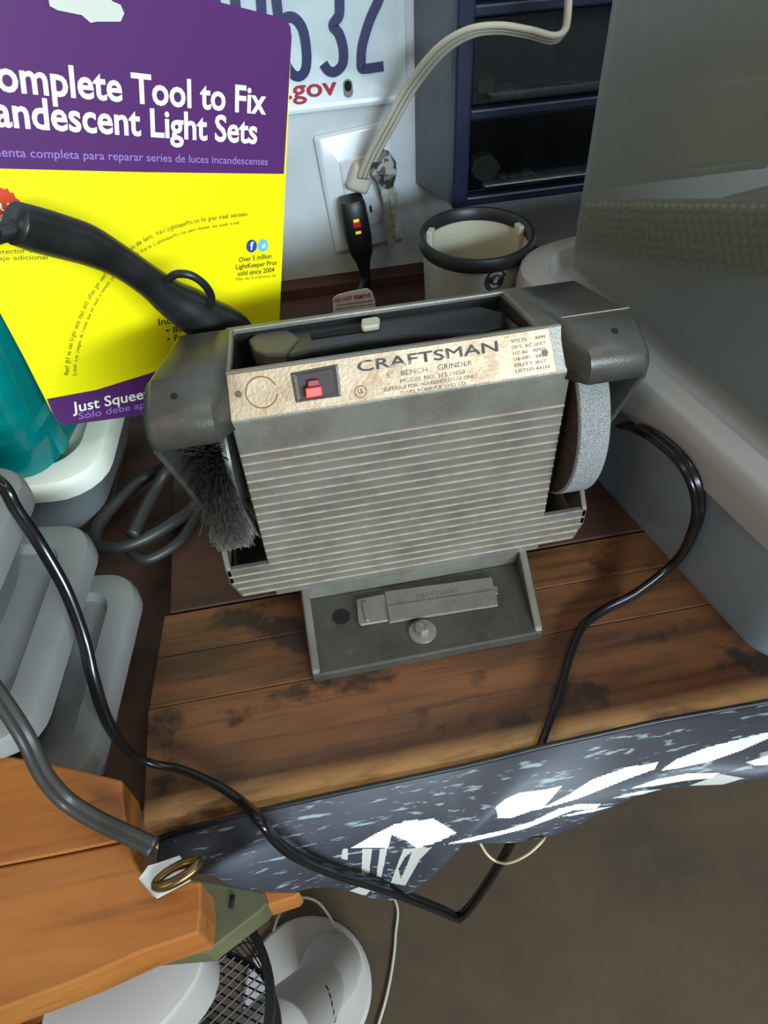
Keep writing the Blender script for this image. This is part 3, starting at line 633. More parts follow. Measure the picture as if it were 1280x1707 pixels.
# swirl emblem: arcs wrapped on the cup wall
def onmug(dx, z): 
    r = .0364+.0054*z/.131+.0003; a0 = math.atan2(-1, .18); return Vector((mc.x+r*math.cos(a0+dx/r), mc.y+r*math.sin(a0+dx/r), z))
em = py(824, 466, mc.y-.0395); edx = (em.x-mc.x)-.18*.0395
for rr, a0_, a1_ in ((.0078, 20, 250), (.0060, 140, 400), (.0042, -60, 200), (.0026, 90, 380)):
    sweep('emblem', [onmug(edx+rr*math.cos(math.radians(a0_+(a1_-a0_)*i/20)), em.z+rr*1.1*math.sin(math.radians(a0_+(a1_-a0_)*i/20))) for i in range(21)], circ(.0007, 6), M['black_plastic'], MG, interp=False)

# ================================================================== PLASTIC BOXES
def bin_box(name, label, cat, loc, rz, hx, hy, h, body_m, lid_m, flare=.012, r=.02, lid=True, group=None, foot=.0, lidh=.012, over=.006, body_name='tub'):
    o = empty(name, loc, label, cat, group, rz); t = .0016
    b0 = [(foot, hx-flare, hy-flare, r*.8), (h*.35, hx-flare*.62, hy-flare*.62, r*.9), (h-.006, hx, hy, r), (h-.005, hx+.003, hy+.003, r), (h, hx+.003, hy+.003, r)]
    inner = [(h, hx-t, hy-t, r-t), (foot+t, hx-flare-t, hy-flare-t, r*.8-t)]
    rloft(body_name, b0+inner, body_m, o)
    if lid:
        L = [(h-.004, hx+over, hy+over, r+.004), (h+lidh*.55, hx+over, hy+over, r+.004), (h+lidh*.9, hx+over-.002, hy+over-.002, r+.002), (h+lidh, hx+over-.005, hy+over-.005, r),
             (h+lidh, hx-.010, hy-.010, r-.004), (h+lidh*.45, hx-.013, hy-.013, r-.006), (h+lidh*.45, hx*.3, hy*.3, r*.3)]
        rloft('lid', L, lid_m, o, caps=(False, True))
    return o
# two totes at the right end
TR = math.radians(-77.5+90)      # long side runs along u
u = Vector((math.cos(math.radians(-77.5)), math.sin(math.radians(-77.5)), 0)); n_ = Vector((-u.y, u.x, 0))
lowc = pz(1128, 945, 0)        # a point on the lower tote's bottom edge
TL = .166                      # half length
base_line = lowc+u*((.345-lowc.y)/u.y)
HB = .150
ctr = base_line+n_*(HB-.024)+u*.034
bin_box('storage_tote', 'lower translucent bluish tote with pale lid beside the grinder', 'tote', (ctr.x, ctr.y, 0.0), TR, HB, TL, .114, M['tote_low'], M['tote_lid'], flare=.024, r=.040, lidh=.024, over=.008, group='stacked storage totes')
UZ = .114+.024+.0003
uc = pz(938, 438, UZ)+n_*(HB-.020)+u*(TL-.022)
UT = bin_box('storage_tote', 'upper clear tote with bubble wrap inside on the pale lid', 'tote', (uc.x, uc.y, UZ), TR, HB-.020, TL-.022, .230, M['tote'], M['tote_lid'], flare=.0015, r=.012, lid=False, group='stacked storage totes')
# bubble wrap sheet inside the upper tote
BWc = Vector((uc.x, uc.y, UZ+.003))
BW = empty('bubble_wrap', BWc, 'sheet of bubble wrap standing inside the upper clear tote', 'bubble wrap', rz=TR)
xw = -(HB-.020)+.0072
y0w = TL-.022-.006; sl_w = .39; LW = .255
prism('sheet', [(xw, y0w, .004), (xw, y0w-LW, .004+sl_w*LW), (xw, y0w-LW, .044+sl_w*LW), (xw, y0w, .044)], Vector((.001, 0, 0)), M['wrap'], BW, local=True)
bmsh = None; ca, sa = math.cos(math.atan(sl_w)), math.sin(math.atan(sl_w))
for r_ in range(7):
    for c_ in range(42):
        d_ = .004+c_*.0063+(.00315 if r_ % 2 else 0); h_ = .0065+r_*.0054
        yy, zz = y0w-d_*ca+.0*h_, d_*sa+h_
        if y0w-yy > LW-.004: continue
        if bmsh is None:
            ob = lathe('bubble', [(.0027, 0), (.0026, .0013), (.0018, .0027), (0, .0033)], (0, 0, 0), M['wrap'], BW, n=10, axis='X', local=True)
            for v_ in ob.data.vertices: v_.co.x *= -1
            bmsh = ob.data
        else:
            ob = bpy.data.objects.new('bubble', bmsh); COL.objects.link(ob); ob.parent = BW
        ob.location = (xw, yy, zz)

# stack of three shallow frosted boxes at the left end
sd = math.radians(-8.7)
def stackbox(cx, cy, z0, h, label, hx=.12, hy=.063):
    # (cx, cy): rear right corner of the lid
    ax = Vector((math.cos(sd), math.sin(sd))); ay = Vector((-math.sin(sd), math.cos(sd)))
    c = Vector((cx, cy))-ax*(hx+.006)-ay*(hy+.006)
    return bin_box('frosted_box', label, 'storage box', (c.x, c.y, z0), sd, hx, hy, h, M['bin'], M['bin_lid'], flare=.016, r=.018, lidh=.010, group='stack of frosted boxes')
stackbox(-.1170, .306, -.0188, .055, 'frosted lidded box at the bottom of the stack of three')
stackbox(-.1280, .306, .0409, .046, 'frosted lidded box in the middle of the stack of three')
stackbox(-.1440, .306, .0918, .046, 'frosted lidded box on top of the stack of three')

# grey bin with cream lid, teal tub standing on it
gb = bin_box('grey_bin', 'grey translucent bin with cream lid under the teal tub', 'storage bin', (-.262, .478, -.0188), math.radians(-6), .125, .095, .085, M['grey_bin'], M['lid_cream'], flare=.026, r=.030, lidh=.012, over=.008)
TEAL = empty('teal_tub', (-.247, .462, .0720), 'translucent teal plastic tub standing on the cream lid', 'tub', rz=math.radians(-14))
rloft('tub', [(0, .088, .066, .02), (.004, .093, .071, .022), (.034, .097, .075, .02), (.036, .102, .080, .02), (.044, .102, .080, .02), (.046, .097, .075, .02), (.12, .100, .078, .02), (.12, .096, .074, .018), (.006, .088, .066, .018)], M['teal'], TEAL)
for k in range(3): box('side_rib', .094, .099, -.05+.035*k, -.038+.035*k, .008, .034, M['teal'], TEAL, .002, local=True)
rloft('contents', [(.008, .080, .058, .02), (.09, .084, .060, .02)], M['teal_dark'], TEAL)

# ================================================================== PACKAGING CARD
CH = Vector((.815, .493, -.303)).normalized(); CV = Vector((.206, .242, .948)); CV = (CV-CH*CV.dot(CH)).normalized(); CN = CH.cross(CV).normalized()
if CN.y > 0: CN = -CN
C0 = pz(100, 706, .112)
def cpx(x, y): return pplane(x, y, C0, CN)
CARD = empty('packaging_card', C0, 'purple and yellow packaging card leaning behind the grinder', 'card')
def cpoly(name, px, m, lift, th=.0003, parent=None): return prism(name, [cpx(a, b)+CN*lift for a, b in px], CN*th, m, parent or CARD)
topl = [(486, 62), (484, 45), (478, 34), (468, 29), (440, 22), (360, 2), (250, -30), (-60, -80)]
full = [(466, 531), (486, 62)]+topl[1:]+[(-60, -80), (-60, 420), (0, 521), (40, 595), (88, 690), (96, 702), (108, 709), (250, 690), (330, 690), (400, 660), (455, 600)]
cardo = cpoly('card', full, M['yellow'], -.0006, .0006)
purple = [(473, 290), (486, 62)]+topl[1:]+[(-60, -80), (-60, 281), (0, 281), (240, 287)]
cpoly('purple_panel', purple, M['purple'], .00005, .00005)
band = [(80, 662), (160, 650), (250, 622), (330, 600), (420, 572), (466, 555), (466, 531), (455, 600), (400, 660), (330, 690), (250, 690), (108, 709), (96, 702), (88, 690)]
cpoly('purple_band', [(78, 665), (160, 650), (250, 622), (330, 595), (400, 570), (400, 655), (330, 685), (250, 690), (108, 709), (96, 702), (88, 690)], M['purple'], .00005, .00005)
def ctext(body, a, b, h, m, bold=0, lift=.0002, space=1.0):
    p, q = cpx(*a), cpx(*b); text('lettering', body, p, q-p, CV, (q-p).length, h, m, CARD, bold, lift=lift, space=space, depth=.00005)
def caph(x, y, px):
    return (cpx(x, y)-cpx(x, y-px)).length
ctext('Complete Tool to Fix', (-54, 146), (443, 190), caph(300, 180, 47), M['card_white'], .022)
ctext('Incandescent Light Sets', (-88, 204), (428, 239), caph(300, 230, 45), M['card_white'], .022)
ctext('Herramienta completa para reparar series de luces incandescentes', (-82, 258), (446, 275), caph(300, 268, 13), M['card_lilac'], .004)
ctext('Just Squeeze', (121, 688), (262, 660), caph(180, 676, 17), M['card_white'], .012)
ctext('Sólo debe apretar', (131, 699), (282, 672), caph(180, 690, 11), M['card_lilac'], .004)
ctext('Over 5 million', (398, 437), (452, 430), caph(425, 436, 8), M['card_black'], .012)
ctext('LightKeeper Pros', (393, 449), (461, 441), caph(425, 447, 8), M['card_black'], .012)
ctext('sold since 2004', (396, 460), (457, 453), caph(425, 458, 8), M['card_black'], .012)
ctext('Más de 5 millones de', (393, 468), (460, 461), caph(425, 466, 5), M['card_text'], .0)
ctext('Includes:', (264, 542), (326, 533), caph(290, 538, 11), M['card_black'], .006)
ctext('• Bulb', (277, 556), (318, 550), caph(290, 550, 10), M['card_black'], .006)
ctext('• Fuse', (279, 570), (320, 563), caph(290, 566, 10), M['card_black'], .006)
ctext('detector de', (-12, 424), (62, 420), caph(30, 424, 8), M['card_text'], .004)
ctext('voltaje adicional', (-30, 435), (79, 432), caph(30, 435, 8), M['card_text'], .004)
# text running round an arc, letter by letter along the path
def arctext(body, pxs, h, m):
    path = catmull([cpx(a, b) for a, b in pxs], 24); L = [0]
    for i in range(1, len(path)): L.append(L[-1]+(path[i]-path[i-1]).length)
    adv = L[-1]/len(body); bm = bmesh.new()
    cache = {}
    for i, ch in enumerate(body):
        if ch == ' ': continue
        s = adv*(i+.1); k = max(j for j in range(len(L)) if L[j] <= s); k = min(k, len(path)-2)
        p = path[k]+(path[k+1]-path[k]).normalized()*(s-L[k]); X = (path[k+1]-path[k]).normalized(); Yd = -CN.cross(X) if (-CN.cross(X)).dot(CV) > 0 and False else CN.cross(X)
        if ch not in cache: cache[ch] = textmesh(ch, .004)
        tm = cache[ch]; xs = [v.co.x for v in tm.vertices] or [0]
        w_ = max(xs)-min(xs) or 1; sx = min(adv*.85/w_, h/.6); x0_ = min(xs)
        vs = [bm.verts.new(p+X*((v.co.x-x0_)*sx)+Yd*(v.co.y*h/.7)+CN*.0007) for v in tm.vertices]
        for pg in tm.polygons:
            try: bm.faces.new([vs[j] for j in pg.vertices])
            except ValueError: pass
    me = bpy.data.meshes.new('lettering'); bm.to_mesh(me); bm.free(); link('lettering', me, m, CARD)
arctext('What? (If we can light sets that will often get used but won\'t work) in the Gantt. Visit LightKeeperPro.com for great visual assistance.', [(113, 626), (120, 575), (140, 520), (172, 465), (215, 420), (262, 392), (315, 374), (365, 365), (414, 359)], .0028, M['card_text'])
arctext('(¿Qué? Los juegos de luces que se usan a menudo pero no funcionan) Visite LightKeeperPro.com para obtener una ayuda visual.', [(125, 626), (132, 578), (151, 524), (182, 472), (222, 430), (268, 404), (318, 386), (362, 378), (402, 372)], .0020, M['card_text'])
for c_, m_, s_ in (((419, 410), 'icon_blue', 'f'), ((438, 409), 'icon_sky', None)):
    p = cpx(*c_); ic_ = disc('icon', p+CN*.0001, CN, .0043, .0004, M[m_], CARD)
    if s_: text('icon_mark', s_, cpx(c_[0]-3, c_[1]+6), CH, CV, .0028, .0052, M['card_white'], ic_, .02, lift=.0006, depth=.0001)
    else: prism('icon_mark', [cpx(c_[0]+a, c_[1]+b)+CN*.0006 for a, b in ((-4, -1), (-1, 1), (1, -3), (4, -2), (4, 1), (1, 4), (-3, 4), (-1, 2))], CN*.0001, M['card_white'], ic_)
burst = [(-60, 300), (0, 312), (8, 316), (11, 313), (17, 321), (22, 321), (26, 330), (32, 333), (34, 342), (40, 350), (36, 368), (28, 385), (-60, 392)]
cpoly('burst', burst, M['card_orange'], .0001, .0001)
cpoly('burst_lower', [(-60, 357), (22, 358), (24, 384), (-60, 390)], M['card_peach'], .00025, .0001)
ctext('BONUS', (-58, 353), (29, 351), caph(10, 350, 13), M['card_white'], .012, .0004)
ctext('extra', (-30, 369), (18, 368), caph(10, 368, 7), M['card_white'], .01, .0005)
# hang hole: the wall-white of the backing shows through the slot
cpoly('hang_slot', [(78, -12), (82, 10), (95, 17), (135, 25), (150, 38), (160, 36), (200, 36), (206, 22), (200, 8), (186, 2), (176, -14)], mat('slot_white', (200, 200, 186), .5), .0005)

# ================================================================== CABLES AND HOSE
HS = empty('black_cable_sleeve', pz(360, 520, .19), 'thick black rubber cable sleeve with bulbous end arching behind the grinder', 'cable')
hy = [(-70, 430, .330), (-20, 396, .345), (18, 384, .352)]
sweep('thin_cable', [Vector((-.36, .29, .1545)), Vector((-.30, .31, .160))]+[py(a, b, c) for a, b, c in hy]+[py(40, 380, .356)], circ(.0050, 10), M['black_soft'], HS)
sl_ = [(24, 372, .352), (60, 383, .358), (110, 397, .366), (150, 410, .372), (200, 436, .380), (250, 470, .388), (285, 497, .393), (315, 515, .397), (345, 533, .400), (375, 540, .404), (395, 552, .408), (418, 590, .412), (440, 660, .420)]
P = [py(a, b, c) for a, b, c in sl_]+[Vector((-.02, .43, .05)), Vector((-.03, .43, .012))]
sweep('sleeve', P, circ(1, 16), M['black_soft'], HS, radii=[.0100, .0108, .0108, .0104, .0090, .0092, .0112, .0134, .0140, .0120, .0105, .0095, .0085, .0070, .0070], n=6)
sweep('wire_loop', [py(280, 466, .385), py(294, 457, .383), py(318, 459, .382), py(340, 474, .384), py(352, 494, .388), py(350, 512, .390)], circ(.0024, 8), M['black_soft'], HS)

fp = base_line+Vector((0,0,0)); fn = (n_*-1*.114+Vector((0,0,-.024))).normalized()
def tf(x, y):
    q = pplane(x, y, fp+fn*.0115, fn)
    return q
BC = empty('grinder_power_cord', (.2, .3, 0), 'glossy black two-wire power cord looping over the bench edge', 'cord')
cp = [Vector((.150, .372, .060)), Vector((.172, .392, .062)), pz(1022, 703, .074), tf(1070, 716), tf(1115, 746), tf(1148, 785), tf(1164, 832), tf(1158, 880), tf(1128, 934), pz(1062, 988, .010), pz(1008, 1016, .0045), pz(972, 1044, .0045), pz(950, 1095, .0045), pz(928, 1170, .0045), pz(902, 1240, .006), py(884, 1290, .146), py(866, 1370, .128), py(838, 1430, .118), py(800, 1490, .112), py(772, 1524, .110), py(757, 1527, .110), py(730, 1515, .112), py(640, 1480, .118), py(560, 1455, .124), py(490, 1424, .130), py(455, 1396, .136), py(432, 1366, .143), pz(405, 1338, .008), pz(360, 1308, .010), pz(300, 1282, .010), pz(250, 1272, .016), pz(212, 1250, .030), pz(178, 1200, .054), pz(155, 1130, .078), pz(138, 1060, .096), pz(110, 985, .118), pz(68, 910, .140), pz(28, 850, .160), pz(0, 806, .172), Vector((-.166, .284, .170)), Vector((-.22, .292, .158)), Vector((-.30, .285, .1515)), Vector((-.38, .28, .1515))]
sweep('lamp_cord', cp, twin(.0024), M['cord'], BC, up=Vector((0, .4, 1)), n=7)

GC = empty('loose_grey_cord', pz(0, 1170, .13), 'thick dull grey cord lying over the orange board', 'cord')
sweep('cord', [Vector((-.34, .27, .1515)), Vector((-.26, .245, .152)), Vector((-.20, .215, .152)), pz(-60, 1090, .147), pz(-10, 1150, .143), pz(40, 1225, .131), pz(72, 1290, .112), pz(110, 1334, .094), pz(160, 1366, .088), pz(210, 1390, .088), pz(256, 1412, .088)], twin(.0022), M['cord_grey'], GC, up=Vector((0, .3, 1)), n=8)

CB_ = empty('coiled_cable', pz(200, 880, 0), 'loosely coiled grey cable behind the wire brush end of the grinder', 'cable')
cz = .009
cc = [(360, 760, .05), (310, 772, .030), (285, 776, .020), (240, 797, cz), (196, 836, cz), (166, 872, cz), (160, 900, cz), (172, 912, cz), (200, 912, cz), (240, 898, cz), (285, 872, cz), (318, 846, cz), (345, 800, .02)]
sweep('loop', [pz(a, b, c) for a, b, c in cc], circ(.0050, 10), M['cord_grey'], CB_)
cc = [(330, 762, .040), (282, 782, .030), (262, 810, .022), (240, 850, .018), (220, 892, .018)]
sweep('strand', [pz(a, b, c) for a, b, c in cc], circ(.0048, 10), M['cord_grey'], CB_)
cc = [(218, 918, .005), (235, 932, .005), (262, 926, .005), (300, 900, .005), (322, 866, .005), (340, 830, .012)]
sweep('loop', [pz(a, b, c) for a, b, c in cc], circ(.0040, 10), M['cord_grey'], CB_)
cc = [(64, 890, .004), (76, 878, .02), (70, 868, .03)]

# ================================================================== BANNER OVER THE BENCH EDGE
BN = empty('vinyl_banner', (.1, .14, -.05), 'charcoal vinyl banner with white printed marks draped along the bench front edge', 'banner')
tope = [(262, 1392), (300, 1379), (400, 1353), (500, 1330), (600, 1308), (700, 1287), (800, 1265), (900, 1240), (1000, 1218), (1100, 1196), (1200, 1178), (1290, 1162), (1420, 1138), (1700, 1088), (2000, 1036)]
bote = [(258, 1440, .142), (330, 1455, .134), (400, 1477, .130), (480, 1487, .127), (560, 1490, .124), (640, 1494, .121), (700, 1470, .119), (752, 1424, .122), (850, 1398, .122), (960, 1372, .122), (1090, 1330, .122), (1200, 1302, .122), (1290, 1284, .122), (1420, 1262, .124), (1700, 1214, .126), (2000, 1160, .128)]
TE = catmull([py(a, b, .1545)+Vector((0, 0, -.004)) for a, b in tope], 24); BE = catmull([py(a, b, c) for a, b, c in bote], 24)
NU, NV = 1250, 110
def along(Pth, t):
    k = t*(len(Pth)-1); i = min(int(k), len(Pth)-2); return Pth[i].lerp(Pth[i+1], k-i)
vv, ff, mi = [], [], []
for i in range(NU+1):
    t = i/NU; A, B = along(TE, t), along(BE, t)
    for j in range(NV+1):
        s = j/NV; p = A.lerp(B, s); bul = math.sin(math.pi*s)*.010*(1+.35*math.sin(t*17+1.2))
        p = p+Vector((0, -bul, .25*bul))+Vector((0, -.0035*math.sin(t*31+s*3)*s, 0)); vv.append(p)
def inside(x, y, poly):
    r = False; n = len(poly); j = n-1
    for i in range(n):
        xi, yi = poly[i]; xj, yj = poly[j]
        if (yi > y) != (yj > y) and x < (xj-xi)*(y-yi)/(yj-yi)+xi: r = not r
        j = i
    return r
def z6(pts, ox=560, oy=1150, k=.5625): return [(ox+a*k, oy+b*k) for a, b in pts]
white = [z6([(45, 468), (120, 425), (180, 395), (285, 380), (320, 400), (358, 424), (300, 452), (240, 470), (205, 445), (165, 430), (155, 468)]),
         z6([(470, 350), (500, 325), (545, 305), (620, 295), (670, 285), (640, 320), (615, 348), (690, 310), (760, 265), (860, 230), (955, 214), (945, 235), (870, 262), (800, 290), (720, 322), (640, 345), (575, 360), (520, 380), (480, 380), (475, 352)]),
         z6([(960, 240), (1010, 205), (1100, 170), (1200, 145), (1280, 125), (1290, 140), (1200, 180), (1100, 215), (1000, 235)]),
         z6([(320, 458), (420, 432), (500, 415), (580, 390), (660, 352), (720, 338), (785, 338), (770, 352), (700, 358), (640, 382), (560, 412), (480, 432), (400, 450)]),
         z6([(870, 293), (950, 265), (1040, 248), (1140, 246), (1110, 262), (1030, 270), (940, 285)]), z6([(815, 322), (900, 300), (1040, 288), (1020, 298), (920, 308)]),
         z6([(1215, 215), (1290, 190), (1290, 222), (1240, 224)]), z6([(820, 345), (760, 362), (700, 372), (660, 378), (690, 368), (750, 355)])]
pale = [z6([(78, 470), (108, 470), (98, 545), (76, 545)]), z6([(130, 470), (152, 470), (135, 556), (120, 552)]), z6([(200, 470), (285, 466), (250, 500), (205, 580), (162, 572)]), z6([(1030, 290), (1140, 250), (1210, 262), (1100, 294)]), z6([(20, 470), (36, 472), (34, 505), (16, 500)]),
        [(570, 1490), (600, 1478), (625, 1476), (610, 1492)]]
dark = [z6([(185, 530), (205, 495), (225, 480), (210, 520), (192, 560)])]
bb = [[min(a for a, b in p), max(a for a, b in p), min(b for a, b in p), max(b for a, b in p)] for p in white+pale+dark]
def pr_mat(p):
    x, y = proj(p); res = 0
    for idx, poly in enumerate(white+pale+dark):
        B_ = bb[idx]
        if B_[0] <= x <= B_[1] and B_[2] <= y <= B_[3] and inside(x, y, poly): res = 1 if idx < len(white) else (2 if idx < len(white)+len(pale) else 0)
    return res
for i in range(NU):
    for j in range(NV):
        a, b, c, d = i*(NV+1)+j, i*(NV+1)+j+1, (i+1)*(NV+1)+j+1, (i+1)*(NV+1)+j
        ff.append((a, b, c, d)); mi.append(pr_mat((vv[a]+vv[c])/2))
me = bpy.data.meshes.new('sheet'); me.from_pydata(vv, [], ff); me.polygons.foreach_set('material_index', mi)
bo = link('sheet', me, [M['banner'], M['banner_white'], M['banner_grey']], BN, True)
# hem cord line along the top and the doubled-back roll at the left end
sweep('hem', [p+Vector((0, -.0008, .0012)) for p in TE[::6]], circ(.0016, 6), M['black_soft'], BN, interp=False)
# white corner tab with a brass eyelet
tbz = .0875
tabp = [(232, 1466), (248, 1444), (262, 1440), (300, 1427), (306, 1437), (318, 1468), (262, 1498), (255, 1494)]
tab = prism('corner_tab', [pz(a, b, tbz+.0004*i) for i, (a, b) in enumerate(tabp)], Vector((0, 0, .0008)), M['white_plastic'], BN)
ec = pz(296, 1458, tbz+.0022); ex = (pz(330, 1438, tbz+.003)-ec); ey = (pz(303, 1466, tbz+.004)-ec)
lo_ = []
for k in range(25):
    t = 2*math.pi*k/24; lo_.append(ec+ex*math.cos(t)+ey*.95*math.sin(t)+Vector((0, 0, .0010)))
sweep('eyelet', lo_, circ(.0022, 8), M['brass'], tab, interp=False, closed=True)
prism('eyelet_throat', [p-Vector((0,0,.0018)) for p in lo_[:-1]], Vector((0,0,.0004)), mat('eyelet_dark', (70, 52, 30), .4, .6), tab)

# ================================================================== ORANGE SIDE BENCH
OZ = .080
SB = empty('side_bench', (-.3, .0, FZ), 'orange-stained pine side bench in front of the frosted boxes', 'side bench')
seam = [pz(-150, 1471, OZ), pz(0, 1443, OZ), pz(110, 1422, OZ), pz(214, 1400, OZ)]
rear = [pz(-150, 1262, OZ), pz(0, 1256, OZ), pz(100, 1276, OZ), pz(203, 1300, OZ), pz(207, 1340, OZ)]
front_ = [pz(222, 1430, OZ), pz(240, 1462, OZ), pz(335, 1468, OZ), pz(336, 1520, OZ), pz(331, 1556, OZ), pz(230, 1590, OZ), pz(130, 1635, OZ), pz(0, 1684, OZ), pz(-150, 1742, OZ)]
g_ = Vector((0, -.0004, 0))
prism('plank', rear+[p for p in reversed(seam)], Vector((0, 0, -.028)), M['wood_orange'], SB, bevel=.0012)
prism('plank', [p+g_ for p in seam]+front_, Vector((0, 0, -.028)), M['wood_orange'], SB, bevel=.0012)
for (x, y) in ((-.270, .150), (-.262, .06)): box('leg', x-.02, x+.015, y-.02, y+.02, FZ, OZ-.028, M['wood_orange'], SB, .001)
rail = prism('rail', [pz(a, b, .030) for a, b in ((200, 1455), (330, 1466), (440, 1486), (446, 1506), (436, 1518), (345, 1588), (200, 1600))], Vector((0, 0, -.020)), M['olive'], SB, bevel=.001)
for a, b in ((345, 1500), (388, 1492)):
    p = pz(a, b, .0304); sweep('slot', [p, pz(a-3, b+22, .0304)], circ(.0012, 6), M['hole'], rail, interp=False)
prism('cleat', [pz(a, b, .026) for a, b in ((420, 1484), (500, 1486), (492, 1496), (430, 1516))], Vector((0, 0, -.018)), M['wood_orange'], SB, bevel=.001)
prism('plastic_strip', [pz(a, b, .0100) for a, b in ((330, 1592), (440, 1514), (446, 1522), (340, 1606))], Vector((0, 0, -.003)), frosted('clear_strip', (170, 176, 190), .45, .1, .3), SB)

# ================================================================== ON THE FLOOR
dcn = pz(508, 1660, FZ); DR = (pz(620, 1690, FZ)-pz(405, 1690, FZ)).length/2
FB = empty('white_stand', (dcn.x, dcn.y, FZ), 'white round-based stand with a tilted perforated tube on the floor', 'stand')
dcn = pz(513, 1648, FZ)
lathe('base', [(0, 0), (DR, 0), (DR+.001, .004), (DR-.004, .010), (DR*.5, .014), (0, .016)], (dcn.x, dcn.y, FZ), M['fan_white'], FB, n=64)
k0 = pz(548, 1622, FZ+.02)
st = [pz(552, 1612, FZ+.012), pz(545, 1628, FZ+.07), pz(528, 1655, FZ+.15), pz(500, 1690, FZ+.25), pz(450, 1745, FZ+.36)]
sweep('collar', st[:3], circ(1, 24), M['fan_white'], FB, radii=[.046, .042, .034], n=8)
tube_ = sweep('tube', st[1:], circ(1, 28), M['fan_white'], FB, radii=[.026, .036, .040, .043], n=8)
from mathutils.bvhtree import BVHTree
tree = BVHTree.FromPolygons([v_.co.copy() for v_ in tube_.data.vertices], [tuple(p_.vertices) for p_ in tube_.data.polygons])
for (a, b) in ((545, 1647), (550, 1660), (553, 1673), (556, 1687), (559, 1700), (561, 1712)):
    hit = tree.ray_cast(CAM, ray(a, b).normalized())
    if hit[0] is not None: disc('perforation', hit[0]-hit[1]*.002, hit[1], .0034, .0024, M['hole'], tube_, 10)
WC_ = empty('white_floor_cable', pz(655, 1600, FZ), 'thin pale cable running across the concrete floor', 'cable')
sweep('cable', [pz(600, 1440, FZ+.004), pz(658, 1500, FZ+.004), pz(659, 1560, FZ+.004), pz(654, 1610, FZ+.004), pz(642, 1670, FZ+.004), pz(620, 1740, FZ+.004)], circ(.0022, 8), M['ivory'], WC_)
LC = empty('looped_grey_cable', pz(500, 1510, FZ), 'thin grey cable arching beside the white stand base', 'cable')
sweep('cable', [pz(455, 1555, FZ+.003), pz(463, 1530, FZ+.03), pz(478, 1505, FZ+.05), pz(502, 1496, FZ+.06), pz(530, 1504, FZ+.05), pz(553, 1535, FZ+.035), pz(562, 1566, FZ+.03), pz(558, 1590, FZ+.022)], circ(.0022, 8), mat('cable_grey', (150, 142, 126), .5), LC)
RB = empty('hanging_ribbon', py(850, 1420, .125), 'thin cream ribbon looping below the banner', 'ribbon')
sweep('ribbon', [py(800, 1405, .126), py(812, 1424, .120), py(828, 1436, .116), py(850, 1438, .112), py(880, 1424, .112), py(904, 1402, .116), py(912, 1388, .124), py(935, 1374, .130)], circ(.0008, 6), mat('ribbon_cream', (200, 184, 150), .6), RB)
# black wire-mesh basket
mb = pz(262, 1690, -.26); MBR = .088; MBZ = -.43
MB_ = empty('mesh_basket', (mb.x, mb.y, MBZ), 'black wire-mesh basket hung under the side bench', 'basket')
BZ = -.26
lathe('rim', [(MBR-.004, BZ-.014), (MBR+.002, BZ-.014), (MBR+.003, BZ), (MBR-.004, BZ)], (mb.x, mb.y, 0), M['mesh_black'], MB_, n=64)
lathe('foot_ring', [(MBR*.77, MBZ+.002), (MBR*.82, MBZ+.002), (MBR*.825, MBZ+.012), (MBR*.80, MBZ+.012)], (mb.x, mb.y, 0), M['mesh_black'], MB_, n=48)
for a_ in (150, 200): sweep('hanger', [(mb.x+MBR*math.cos(math.radians(a_)), mb.y+MBR*math.sin(math.radians(a_)), BZ-.006), (mb.x+MBR*math.cos(math.radians(a_)), mb.y+MBR*math.sin(math.radians(a_)), .0515)], circ(.0015, 6), M['mesh_black'], MB_, interp=False)
vv, ff = [], []
NS = 26
for sgn in (1, -1):
    for k in range(NS):
        prev = None
        for j in range(25):
            s = j/24; z = MBZ+.01+s*(BZ-MBZ-.02); r = MBR*(.81+.19*s); a = 2*math.pi*(k/NS)+sgn*s*.9; wv = .0008
            c = Vector((mb.x+r*math.cos(a), mb.y+r*math.sin(a), z)); rd = Vector((math.cos(a), math.sin(a), 0)); tg_ = Vector((-math.sin(a), math.cos(a), 0))
            i0 = len(vv); vv += [c+tg_*wv, c+rd*wv, c-tg_*wv, c-rd*wv]
            if prev is not None: ff += [(prev+q, prev+(q+1) % 4, i0+(q+1) % 4, i0+q) for q in range(4)]
            prev = i0
me = bpy.data.meshes.new('mesh_wall'); me.from_pydata(vv, [], ff); setp(link('mesh_wall', me, M['mesh_black'], MB_), kind='stuff')
vv, ff = [], []
Rf = MBR*.79
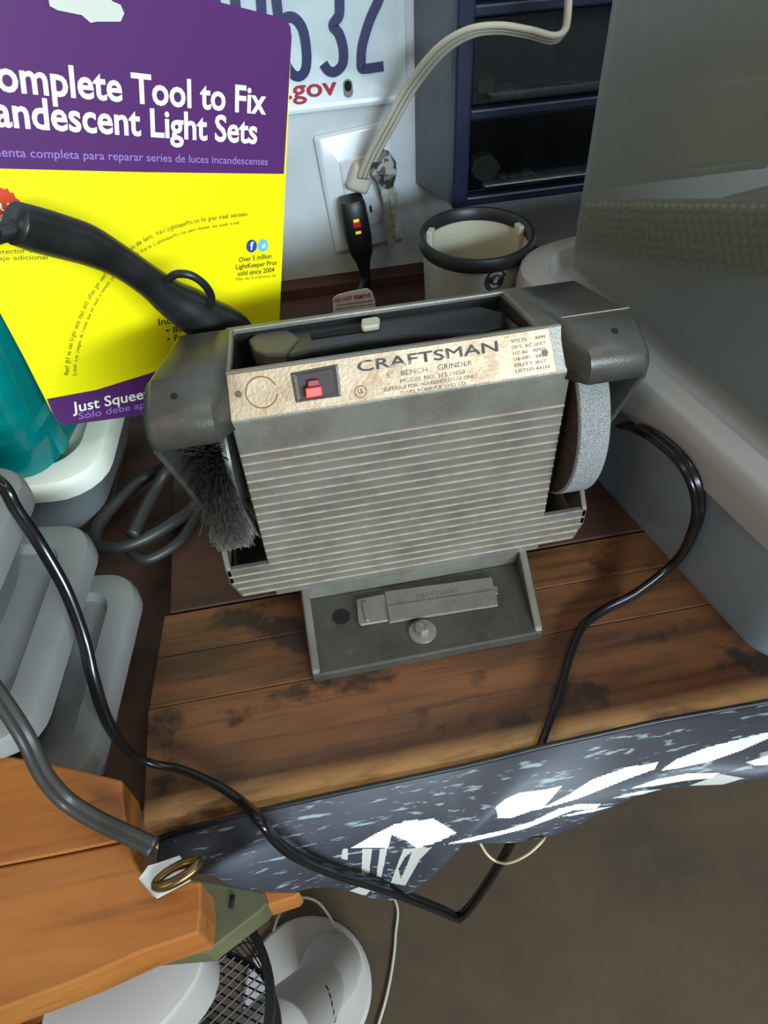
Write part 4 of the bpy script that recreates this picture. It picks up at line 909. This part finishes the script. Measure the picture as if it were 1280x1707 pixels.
for ang in (32, -32):
    dx_, dy_ = math.cos(math.radians(ang)), math.sin(math.radians(ang))
    for k in range(-9, 10):
        off = k*.0074; hl = math.sqrt(max(0, Rf*Rf-off*off)); z_ = MBZ+.006+(.0008 if ang > 0 else -.0008); wv = .0009
        A, B = [Vector((mb.x-dy_*off+dx_*t, mb.y+dx_*off+dy_*t, z_)) for t in (-hl, hl)]; sd_ = Vector((-dy_, dx_, 0))*wv; up_ = Vector((0, 0, wv)); i0 = len(vv)
        for P_ in (A, B): vv += [P_+sd_, P_+up_, P_-sd_, P_-up_]
        ff += [(i0+q, i0+(q+1) % 4, i0+4+(q+1) % 4, i0+4+q) for q in range(4)]
me = bpy.data.meshes.new('mesh_floor'); me.from_pydata(vv, [], ff); setp(link('mesh_floor', me, M['mesh_black'], MB_), kind='stuff')
# white tub standing in the basket
TZ = -.17
tpx = [(75, 1662), (130, 1625), (200, 1560), (280, 1530), (338, 1540), (343, 1562), (340, 1595), (328, 1630), (308, 1662), (284, 1692), (255, 1722), (200, 1760), (90, 1770), (62, 1722)]
tl = [pz(a, b, TZ) for a, b in tpx]; tcn = sum(tl, Vector())/len(tl)
WT = empty('white_tub', (tcn.x, tcn.y, -.2585), 'large white plastic tub resting on the mesh basket rim', 'tub')
def shr(k, z): return [Vector((tcn.x+(p.x-tcn.x)*k, tcn.y+(p.y-tcn.y)*k, z)) for p in tl]
loft('tub', [shr(.80, -.2585), shr(.84, -.25), shr(.97, TZ-.012), shr(1.0, TZ-.004), shr(.97, TZ), shr(.6, TZ+.002)], M['fan_white'], WT, local=False)
bt = pz(52, 1712, -.55)
BT = empty('teal_bottle', (bt.x, bt.y, FZ), 'small teal bottle standing beside the white tub', 'bottle')
lathe('bottle', [(0, FZ), (.032, FZ), (.034, FZ+.01), (.034, FZ+.2), (.028, FZ+.24), (.014, FZ+.265)], (bt.x, bt.y, 0), M['teal'], BT, n=32)
lathe('cap', [(.016, FZ+.262), (.017, FZ+.30), (.012, FZ+.312), (0, FZ+.314)], (bt.x, bt.y, 0), mat('cap_blue', (70, 150, 160), .4), BT, n=24)
